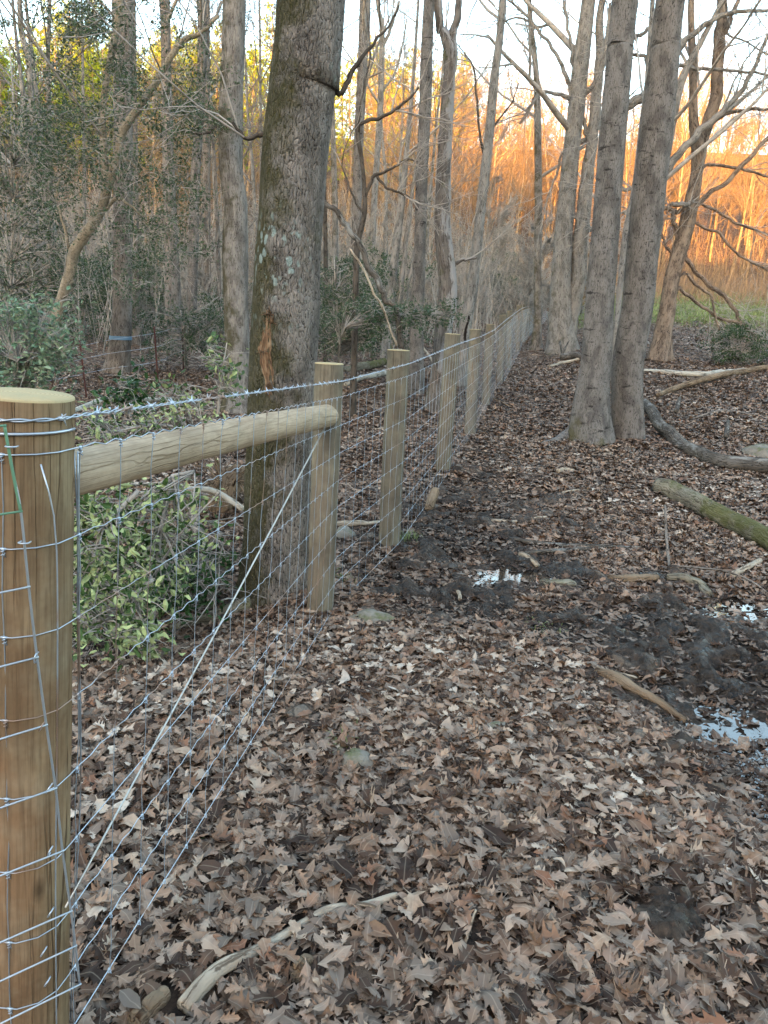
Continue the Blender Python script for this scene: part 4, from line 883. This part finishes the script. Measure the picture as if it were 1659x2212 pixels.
for (pts_, lab_) in [([(250, 1010, 6, .25), (330, 985, 6, .2), (400, 965, 5, .15)], 'thin grey twig across the cut holly just under the rail'),
    ([(760, 960, 5), (800, 935, 5), (830, 925, 4)], 'small pale twig behind the fence between brace post and second post'),
    ([(700, 1480, 4), (760, 1500, 5), (800, 1520, 4)], 'brown twig on the leaves left of the middle'),
    ([(1180, 1770, 4), (1240, 1740, 5), (1290, 1735, 4)], 'slender twig on the leaves below the root-like stick'),
    ([(1330, 1930, 5), (1380, 1960, 6), (1450, 1975, 4)], 'dark twig half buried near the bottom right'),
    ([(1500, 905, 5), (1560, 890, 6), (1640, 900, 4)], 'thin pale branch on the slope above the dark curved log'),
    ([(1180, 1075, 4), (1250, 1060, 5), (1300, 1068, 4)], 'little grey twig on the leaves uphill of the black wet sticks'),
    ([(560, 1500, 4), (610, 1470, 5), (670, 1455, 4)], 'twig in the leaves in front of the brace post')]:
    log('branch', lab_, pts_, 'brown' if 'brown' in lab_ or 'dark' in lab_ else 'stick', 7, .25, .1, 'branch')
# upturned roots at the ditch
rw = empty('root_wad', G(490, 1090)); tag(rw, 'torn reddish root wad with dangling roots left of the mossy oak', 'roots')
b = MB(); c0 = G(490, 1100); c0[2] += .2
for k in range(16):
    d = rv(); d[2] = abs(d[2]) * .6; grow(b, c0 + rv() * .08, d, .45, .016, 1, 2, 5, .5, -.05, 2, .6, .9, .003)
b.tube(crom([c0 + [-.1, 0, -.25], c0, c0 + [.12, .05, .18]], 8), [.1, .14, .05], 14, .5, 5); b.build('roots', M['rotten'], rw)

# rocks
def rock(label, px, py, sx, sy, sz, seed, mat='stone'):
    p_ = G(px, py); n, m_ = 22, 14; V = []
    for i in range(m_ + 1):
        for j in range(n):
            a, c_ = j / n * 2 * np.pi, i / m_ * np.pi
            d = np.array([math.cos(a) * math.sin(c_), math.sin(a) * math.sin(c_), math.cos(c_)]); r_ = 1 + .35 * float(fbm(d[0] * 1.6 + seed, d[1] * 1.6 + d[2] * 1.2, seed, 3))
            V.append(p_ + d * r_ * [sx, sy, sz])
    F = [(i * n + j, (i + 1) * n + j, (i + 1) * n + (j + 1) % n, i * n + (j + 1) % n) for i in range(m_) for j in range(n)]
    b = MB(); b.add(V, F); o = b.build('rock', M[mat]); tag(o, label, 'rock')
rock('small round mossy rock among leaves in the middle foreground', 775, 1655, .075, .07, .06, 1)
rock('flat grey rock at the ditch edge behind the wire', 290, 1370, .16, .12, .09, 2)
rock('dark rock in the ditch next to the corner post', 195, 1345, .1, .1, .1, 3)
rock('mossy rock seen between the first and second line posts', 742, 1160, .10, .12, .08, 4)
rock('flat stone in the leaves just right of the brace post foot', 800, 1338, .14, .09, .045, 5)
rock('mossy boulder at the right edge beside the dark curved log', 1652, 985, .3, .3, .14, 6)
rock('pale knobbly stone in the leaves left of the split plank', 1075, 1578, .05, .05, .035, 7)

lf1, lf2 = leaf_fine(), leaf_fine2()
b = MB()
litter(b, .9, 2.7, 2400, [lf1, lf2, lf1, lf2, oval5], .086, .034)
litter(b, 2.7, 4.2, 2300, [lf1, lf2, lf2, oval5], .077, .030)
litter(b, 4.2, 6.5, 2300, [oak9, oval5, oak7], .074, .028)
litter(b, 6.5, 11, 1150, [oak5, oval5], .08, .026)
litter(b, 11, 18, 500, [ov3, oak5], .095, .03, 2)
litter(b, 18, 32, 130, [ov3], .12, .04, 3)
litter(b, .9, 3.0, 3000, [ov3], .035, .02, mudk=.1, dark=.75)
litter(b, 3.0, 8, 1300, [ov3], .04, .02, mudk=.1, dark=.75)
LIT = b.build('leaf_litter', M['litter']); tag(LIT, kind='stuff')

# ------------------------------------------------------------------ foliage
def leafcloud(mb, cs, n, spread, size, tpl=None, droop=.3):
    cs = np.asarray(cs); k = rng.integers(0, len(cs), n); sp = np.asarray(spread)
    pos = cs[k] + rng.normal(0, 1, (n, 3)) * (sp if sp.ndim else sp)
    tpl = tpl or ov3
    stamp(mb, tpl, pos, size * rng.uniform(.6, 1.25, n), rng.uniform(0, 6.28, n), (rng.uniform(.6, 3.1, n) if droop > .5 else np.abs(rng.normal(.3, .9, n))), rng.uniform(0, 6.28, n), 0, rng.uniform(0, 1, n), rng.normal(0, .6, n), rng.normal(.3, .6, n), rng)
def clusters(boxes, Y, dY, per):
    out = []
    for (x0, y0, x1, y1, wgt) in boxes:
        for k in range(int(per * wgt)):
            out.append(P(random.uniform(x0, x1), random.uniform(y0, y1), Y + random.uniform(-dY, dY)))
    return out
def sprays(b_leaf, b_twig, cs, L, n_leaf, size, tpl=None, r=.004, up=-.05):
    """leafy sprays: a few twigs from each centre with leaves along them"""
    pts_all = []
    for c_ in cs:
        d = rv(); d[2] = d[2] * .5 - .1; p_ = np.array(c_); path = [p_]
        for k in range(5):
            d = d + rv() * .35 + [0, 0, up]; d /= np.linalg.norm(d); path.append(path[-1] + d * L / 5)
        path = np.array(path); b_twig.tube(path, np.linspace(r, r * .3, 6), 3, cap=False)
        for k in range(2):
            i = random.randrange(1, 4); d2 = rv(); q_ = np.array([path[i], path[i] + d2 * L * .25, path[i] + d2 * L * .45 + [0, 0, up * L]]); b_twig.tube(q_, [r * .5, r * .3, r * .2], 3, cap=False); pts_all.append(crom(q_, 5))
        pts_all.append(crom(path, 8))
    cs2 = np.vstack(pts_all); leafcloud(b_leaf, cs2, n_leaf, size * .55, size, tpl, .9 if size in (.058, .0581) else .3)
def leafy(name, label, cat, cs, L, nl, size, mat, tpl=None, stem=None, r=.004, up=-.05, group=None, parent=None, twmat='twig'):
    root = parent if parent is not None else empty(name, stem[0] if stem is not None else cs[0])
    if parent is None: tag(root, label, cat, group)
    bl, btw = MB(), MB(); sprays(bl, btw, cs, L, nl, size, tpl, r, up)
    if stem is not None: btw.tube(crom(stem, 14), np.linspace(r * 3.5, r * 1.2, 14), 7, .1)
    if stem is not None:
        sp_ = crom(stem, 14)
        for c_ in cs:
            k = int(np.argmin(np.linalg.norm(sp_ - c_, axis=1))); k = max(0, k - 1); mid = (sp_[k] + c_) / 2 + rv() * .06 * np.linalg.norm(sp_[k] - c_); btw.tube(crom([sp_[k], mid, c_], 5), [r * 1.3, r * .9], 4, cap=False)
    bl.build('foliage', M[mat], root, smooth=False); btw.build('stems', M[twmat], root); return root
# hanging holly foliage
cs = clusters([(150, 0, 250, 90, 1.3), (100, 110, 160, 190, .35), (235, 100, 300, 190, .6), (30, 215, 220, 330, 1.5), (60, 320, 240, 470, 1.1), (230, 240, 430, 400, 1.4), (280, 380, 440, 560, 1.3), (300, 0, 470, 110, .35), (390, 150, 475, 290, .9), (0, 0, 130, 120, .25), (280, 170, 380, 230, .35), (200, 520, 330, 640, .4)], hollyY, 1.6, 62)
leafy('h', '', '', cs, .55, 21000, .062, 'hollyleaf', parent=hollyT, r=.006)
cs = clusters([(-60, 235, 120, 420, 1.3), (-60, 400, 110, 680, 1.8), (60, 480, 160, 640, .6)], 15, 1.5, 55)
leafy('holly_tree', 'dense dark green holly mass at the left edge above the pale shrub', 'holly', cs, .6, 10000, .07, 'hollyleaf', stem=[G(20, 800) - [0, 0, .1], P(25, 600, 15), P(30, 250, 15), P(20, 100, 15)], r=.01)
cs = clusters([(-60, 650, 110, 830, 1.5), (60, 700, 150, 790, .5)], 7.2, .4, 60)
leafy('shrub', 'pale glossy green shrub at the left edge behind the corner post', 'shrub', cs, .42, 2600, .07, 'shrubleaf', oval5, [G(40, 900), P(40, 830, 7.2), P(30, 700, 7.2)], .005)
cs = clusters([(310, 660, 480, 760, 1.4), (440, 640, 485, 740, .4)], 17, 1.0, 45)
leafy('shrub', 'dark green understory shrub left of the bulging trunk', 'shrub', cs, .55, 3800, .075, 'hollyleaf', None, [G(400, 790), P(400, 740, 17), P(390, 670, 17)], .007)
cs = clusters([(690, 570, 800, 740, 1.6), (780, 640, 850, 740, .6)], 15, .8, 60)
leafy('evergreen_tree', 'bushy dark evergreen growing just right of the mossy oak', 'tree', cs, .55, 9000, .06, 'hollyleaf', None, [G(730, 800), P(732, 740, 15), P(725, 640, 15), P(722, 550, 15)], .01)
cs = clusters([(790, 660, 985, 705, 1.2), (700, 655, 800, 700, .4)], 10.8, .4, 50)
leafy('evergreen_branch', 'low leafy evergreen spray reaching in front of the two-tone trunk', 'branch', cs, .3, 3600, .05, 'hollyleaf', None, [G(730, 860), P(740, 720, 10.8), P(800, 690, 10.8), P(880, 680, 10.8), P(975, 690, 10.8)], .005)
cs = clusters([(1535, 715, 1680, 775, 1.4), (1560, 700, 1620, 730, .4)], G(1590, 790)[1], .5, 60)
leafy('holly_bush', 'low dark green bush at the right edge above the fallen limbs', 'bush', cs, .35, 4600, .06, 'laurel', None, [G(1600, 786), P(1600, 750, G(1590, 790)[1]), P(1590, 720, G(1590, 790)[1])], .005)
# cut holly heap in the ditch
def cut(label, boxes, Y, dY, per, n, stem, mat='cutleaf', size=.058):
    cs = clusters(boxes, Y, dY, per); return leafy('cut_holly_branch', label, 'branch', cs, .26, n, size, mat, oval5, stem, .004, -.03)
cut('cut holly bough with pale green leaf undersides hanging right beside the corner post', [(150, 1075, 290, 1300, 1)], 3.6, .25, 55, 900, [P(300, 1060, 3.7), P(220, 1150, 3.6), P(180, 1300, 3.5)])
cut('cut holly bough at the middle of the heap, under the brace rail', [(270, 1040, 420, 1260, 1)], 3.9, .25, 45, 600, [P(420, 1020, 4.0), P(350, 1120, 3.9), P(300, 1900, 3.8)])
cut('lowest cut holly bough, spilling into the ditch', [(150, 1280, 330, 1385, 1)], 3.35, .2, 40, 560, [P(330, 1250, 3.5), P(250, 1320, 3.4), P(200, 1370, 3.3)])
cut('dark cut bough in the shadow at the right of the heap', [(330, 1180, 490, 1320, 1)], 4.2, .25, 40, 600, [P(480, 1150, 4.3), P(400, 1250, 4.2), P(350, 1310, 4.1)], 'laurel')
cut('leafy bough above the rail with dark and yellow-green leaves', [(180, 880, 330, 965, 1), (330, 850, 430, 940, .7)], 5.2, .3, 36, 380, [P(440, 930, 5.3), P(320, 920, 5.2), P(180, 950, 5.1)])
cut('thin cut sapling standing above the rail with dark leaves', [(215, 820, 300, 880, 1)], 6.0, .2, 28, 300, [P(280, 900, 6.0), P(260, 850, 6.0), P(265, 790, 6.0)], 'laurel', .07)
cut('small leafy sprout in front of the bulging trunk', [(445, 745, 500, 860, 1), (360, 820, 410, 870, .5)], 6.5, .2, 24, 200, [P(470, 900, 6.5), P(478, 820, 6.5), P(490, 740, 6.5)], 'cutleaf', .075)
b = MB()
for k in range(40):
    p_ = P(random.uniform(180, 500), random.uniform(1060, 1300), random.uniform(3.7, 4.8)); d = rv(); d[2] = -abs(d[2]) * .7; grow(b, p_, d, random.uniform(.3, .8), .006, 2, 3, 4, .2, -.05, 2, .6, .7, .0015)
tag(b.build('brush', M['twig']), 'tangle of thin bare twigs in the ditch under the brace rail', 'brush', kind='stuff')

# tufts
def tuft(label, px, py, n, h, mat, spread=.05):
    p_ = G(px, py); b = MB()
    for k in range(n):
        a = random.uniform(0, 6.28); q = p_ + [random.gauss(0, spread), random.gauss(0, spread), 0]; d = np.array([math.cos(a), math.sin(a), random.uniform(.6, 2)]); d /= np.linalg.norm(d); L = h * random.uniform(.5, 1.2)
        e = q + d * L * .5; t_ = e + (d + [0, 0, -.7]) * L * .5; s_ = np.array([-math.sin(a), math.cos(a), 0]) * .002
        b.add([q - s_, q + s_, e + s_, e - s_, t_], [(0, 1, 2, 3)], [(3, 2, 4)], None, random.random())
    tag(b.build('grass_tuft', M[mat]), label, 'grass')
tuft('thin green grass tuft beside the small mossy rock', 735, 1610, 34, .10, 'grass', .04)
tuft('grass tuft growing against the foot of the second line post', 882, 1165, 60, .12, 'grass', .06)
tuft('green tuft at the foot of the brace post', 738, 1255, 40, .10, 'grass', .04)
tuft('tiny green seedling behind the lowest fence wires', 428, 1812, 26, .04, 'grass', .006)
tuft('mossy green tuft in the leaves above the black mud', 1180, 1362, 40, .05, 'grass', .06)
# field grass and dry weeds
b = MB(); N = 16000
y = rng.uniform(26, 60, N); x = y * rng.uniform(.2, .62, N); keep = grassmask(x, y) > rng.uniform(.2, 1, N); x, y = x[keep], y[keep]; z = g(x, y); N = len(x)
a = rng.uniform(0, 6.28, N); h = rng.uniform(.06, .2, N); s_ = .03
V = np.stack([np.stack([x - s_ * np.cos(a), y - s_ * np.sin(a), z], 1), np.stack([x + s_ * np.cos(a), y + s_ * np.sin(a), z], 1), np.stack([x + rng.normal(0, .08, N), y + rng.normal(0, .08, N), z + h], 1)], 1).reshape(-1, 3)
b.add(V, None, np.arange(N * 3).reshape(-1, 3), None, np.repeat(rng.uniform(0, 1, N), 3)); tag(b.build('field_grass', M['grass']), kind='stuff')
b = MB(); N = 9000
y = rng.uniform(40, 72, N); x = y * rng.uniform(.12, .62, N); z = g(x, y); a = rng.uniform(0, 6.28, N); h = rng.uniform(.5, 1.5, N) * np.clip((y - 38) / 14, .3, 1); s_ = .02
V = np.stack([np.stack([x - s_ * np.cos(a), y - s_ * np.sin(a), z], 1), np.stack([x + s_ * np.cos(a), y + s_ * np.sin(a), z], 1), np.stack([x + rng.normal(0, .25, N), y + rng.normal(0, .25, N), z + h], 1)], 1).reshape(-1, 3)
b.add(V, None, np.arange(N * 3).reshape(-1, 3), None, np.repeat(rng.uniform(0, 1, N), 3)); tag(b.build('dry_weeds', M['browntuft']), kind='stuff')

# ------------------------------------------------------------------ background trees (prototypes, then copies)
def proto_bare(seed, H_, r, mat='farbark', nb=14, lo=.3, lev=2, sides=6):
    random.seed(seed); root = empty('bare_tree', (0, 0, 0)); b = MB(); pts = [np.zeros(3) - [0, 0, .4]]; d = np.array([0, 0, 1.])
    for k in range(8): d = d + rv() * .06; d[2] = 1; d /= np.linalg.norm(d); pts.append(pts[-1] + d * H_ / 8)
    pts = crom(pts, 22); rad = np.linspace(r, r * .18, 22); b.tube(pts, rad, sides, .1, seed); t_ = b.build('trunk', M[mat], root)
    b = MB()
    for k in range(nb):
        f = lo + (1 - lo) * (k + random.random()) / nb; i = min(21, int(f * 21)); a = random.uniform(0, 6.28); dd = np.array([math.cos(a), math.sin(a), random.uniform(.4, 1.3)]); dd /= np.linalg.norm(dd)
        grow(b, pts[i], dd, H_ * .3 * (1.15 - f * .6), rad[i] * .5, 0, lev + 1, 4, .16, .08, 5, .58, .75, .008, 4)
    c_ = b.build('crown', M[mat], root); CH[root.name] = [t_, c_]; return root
def proto_pine(seed, H_):
    random.seed(seed); root = empty('pine_tree', (0, 0, 0)); b = MB(); pts = np.array([[0, 0, -.5], [.1, 0, H_ * .5], [0, .1, H_]]); pts = crom(pts, 10); b.tube(pts, np.linspace(.2, .04, 10), 6); t_ = b.build('trunk', M['farbark'], root)
    b = MB(); bb = MB(); N = 90
    for k in range(N):
        f = .22 + .78 * (k / N); a = random.uniform(0, 6.28); L = (1.05 - f) * H_ * .28 + .5; base = np.array([0, 0, H_ * f]); tip = base + np.array([math.cos(a), math.sin(a), random.uniform(.0, .5)]) * L
        bb.tube(np.array([base, tip]), [.04, .015], 3, cap=False)
        for q in range(4):
            c_ = base + (tip - base) * random.uniform(.4, 1.05) + rv() * .25; n_ = 10; dirs = rng.normal(0, 1, (n_, 3)); dirs[:, 2] += .5; dirs /= np.linalg.norm(dirs, axis=1)[:, None]; sd = np.cross(dirs, rng.normal(0, 1, (n_, 3))); sd /= np.linalg.norm(sd, axis=1)[:, None]
            V = np.stack([c_ - sd * .035 + 0 * dirs, c_ + sd * .035 + 0 * dirs, c_ + dirs * .42], 1).reshape(-1, 3); b.add(V, None, np.arange(n_ * 3).reshape(-1, 3), None, random.random())
    bb.tube(np.array([[0, 0, H_ * .3], [0, 0, H_ * .5]]), [.05, .05], 3)
    c_ = b.build('crown', M['needle'], root, smooth=False); d_ = bb.build('branch', M['farbark'], root); CH[root.name] = [t_, c_, d_]; return root
def place(proto, x, y, sc, label, group, used, cat='tree', tilt=.04):
    o = proto if proto.name not in used else copy_tree(proto); used.add(proto.name)
    o.location = (x, y, float(g(x, y)) - .1); o.rotation_euler = (random.gauss(0, tilt), random.gauss(0, tilt), random.uniform(0, 6.28)); o.scale = (sc, sc, sc * random.uniform(.9, 1.15)); tag(o, label, cat, group); return o
near = [proto_bare(101, 13, .10, 'shag', 8, .4, 1), proto_bare(102, 15, .13, 'pale', 8, .45, 1), proto_bare(103, 11, .075, 'brown', 9, .3, 1)]
used = set(); random.seed(11); cnt = 0
while cnt < 34:
    y = random.uniform(20, 54); u = random.uniform(-.62, .16); x = u * y
    if u > -.1 and y < 34: continue
    if abs(u - .17) < .05 : continue
    sx = 829 + u * FPX
    if y < 22 and random.random() < .5: continue
    place(random.choice(near), x, y, random.uniform(.75, 1.25), 'thin bare tree in the shaded wood behind the fence', 'thin bare trees in the shaded wood', used); cnt += 1
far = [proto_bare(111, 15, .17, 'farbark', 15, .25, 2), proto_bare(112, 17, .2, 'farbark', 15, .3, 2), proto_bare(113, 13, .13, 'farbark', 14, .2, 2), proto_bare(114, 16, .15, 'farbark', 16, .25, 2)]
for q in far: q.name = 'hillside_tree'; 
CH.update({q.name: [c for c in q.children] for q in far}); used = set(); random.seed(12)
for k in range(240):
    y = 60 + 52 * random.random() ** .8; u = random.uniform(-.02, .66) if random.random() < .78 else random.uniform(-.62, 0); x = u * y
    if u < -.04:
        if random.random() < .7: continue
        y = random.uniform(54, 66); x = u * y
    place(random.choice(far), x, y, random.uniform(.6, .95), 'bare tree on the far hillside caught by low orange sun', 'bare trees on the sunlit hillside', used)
pines = [proto_pine(121, 17), proto_pine(122, 15.5), proto_pine(123, 18.5)]
used = set(); random.seed(13)
for k in range(165):
    if k < 150: y = random.uniform(86, 108); u = random.uniform(-.68, -.0)
    else: y = random.uniform(95, 120); u = random.uniform(-.05, .1)
    place(random.choice(pines), u * y, y, random.uniform(.78, .93), 'pine with its top lit yellow above the shaded wood', 'pines along the ridge at the left', used, 'pine tree')
for k, (u, y, s_) in enumerate([(.50, 96, 1.15), (.535, 92, .95)]):
    o = place(pines[k], u * y, y, s_, ['tall sunlit pine standing above the bare trees near the right edge', 'shorter sunlit pine just right of the tall one'][k], None, used, 'pine tree')
    if 'group' in o: del o['group']
# twiggy shrubs behind the fence end and along the wood edge
sh = proto_bare(131, 3.2, .03, 'twig', 9, .05, 2, 4); sh.name = 'bare_shrub'; CH[sh.name] = list(sh.children); sh2 = proto_bare(132, 4.5, .04, 'twig', 10, .1, 2, 4); sh2.name = 'bare_shrub'; CH[sh2.name] = list(sh2.children)
used = set(); random.seed(14)
for k in range(135):
    y = random.uniform(24, 66); u = random.uniform(-.5, .27)
    if k < 14: u = random.uniform(.06, .19); y = random.uniform(30, 50)
    place(random.choice([sh, sh2]), u * y, y, random.uniform(.7, 1.3), 'leafless twiggy shrub in the undergrowth beyond the fence', 'leafless shrubs in the undergrowth', used, 'shrub', .1)

# thin stems that nobody could count: in the shaded wood and over the far hillside
def stems(name, N, ylo, yhi, ulo, uhi, hlo, hhi, wd, mat, label):
    b = MB(); y = rng.uniform(ylo, yhi, N); x = y * rng.uniform(ulo, uhi, N); z = g(x, y) - .1; a = rng.uniform(0, 6.28, N); h = rng.uniform(hlo, hhi, N); w_ = wd * rng.uniform(.5, 1.3, N)
    lean = rng.normal(0, .2, (N, 2)) * h[:, None]; kink = rng.normal(0, .07, (N, 2)) * h[:, None]; V = []
    for q, (f, ww) in enumerate([(0, 1), (.5, .75), (1, .2)]):
        for j in range(3):
            an = a + j * 2.094
            V.append(np.stack([x + lean[:, 0] * f + kink[:, 0] * (q == 1) + w_ * ww * np.cos(an), y + lean[:, 1] * f + kink[:, 1] * (q == 1) + w_ * ww * np.sin(an), z + h * f], 1))
    V = np.stack(V, 1).reshape(-1, 3); F = []
    base = np.arange(N) * 9
    for q in range(2):
        for j in range(3): F.append(np.stack([base + q * 3 + j, base + q * 3 + (j + 1) % 3, base + q * 3 + 3 + (j + 1) % 3, base + q * 3 + 3 + j], 1))
    b.add(V, np.vstack(F)); tag(b.build(name, M[mat]), label, name.replace('_', ' '), kind='stuff')
stems('sapling_thicket', 1100, 20, 55, -.62, .17, .8, 5.5, .018, 'twig', 'thicket of thin grey saplings filling the shaded wood')
stems('wooded_slope_brush', 1800, 50, 92, -.66, .02, 1.0, 5.5, .04, 'twig', 'dense thin stems on the shaded slope at the left')
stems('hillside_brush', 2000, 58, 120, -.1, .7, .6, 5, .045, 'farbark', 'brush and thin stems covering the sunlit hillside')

# dark evergreen understory, one plant copied through the shaded wood
_r = empty('understory_holly', (0, 0, 0)); bl, btw = MB(), MB(); random.seed(21)
cs = [np.array([random.gauss(0, .75), random.gauss(0, .75), random.uniform(.3, 2.6)]) for k in range(70)]
sprays(bl, btw, cs, .5, 4200, .085, None, .006, -.05); btw.tube(np.array([[0, 0, -.1], [.05, 0, 1.2], [0, .1, 2.5]]), [.03, .02, .01], 6)
CH[_r.name] = [bl.build('foliage', M['hollyleaf'], _r, smooth=False), btw.build('stems', M['twig'], _r)]
used = set(); random.seed(22)
for k in range(26):
    y = random.uniform(19, 42); u = random.uniform(-.56, .02) if k < 20 else random.uniform(.05, .2)
    if k >= 20: y = random.uniform(36, 50)
    place(_r, u * y, y, random.uniform(.6, 1.25), 'dark evergreen shrub in the shaded understory beyond the old fence', 'evergreen shrubs in the understory', used, 'shrub', .08)
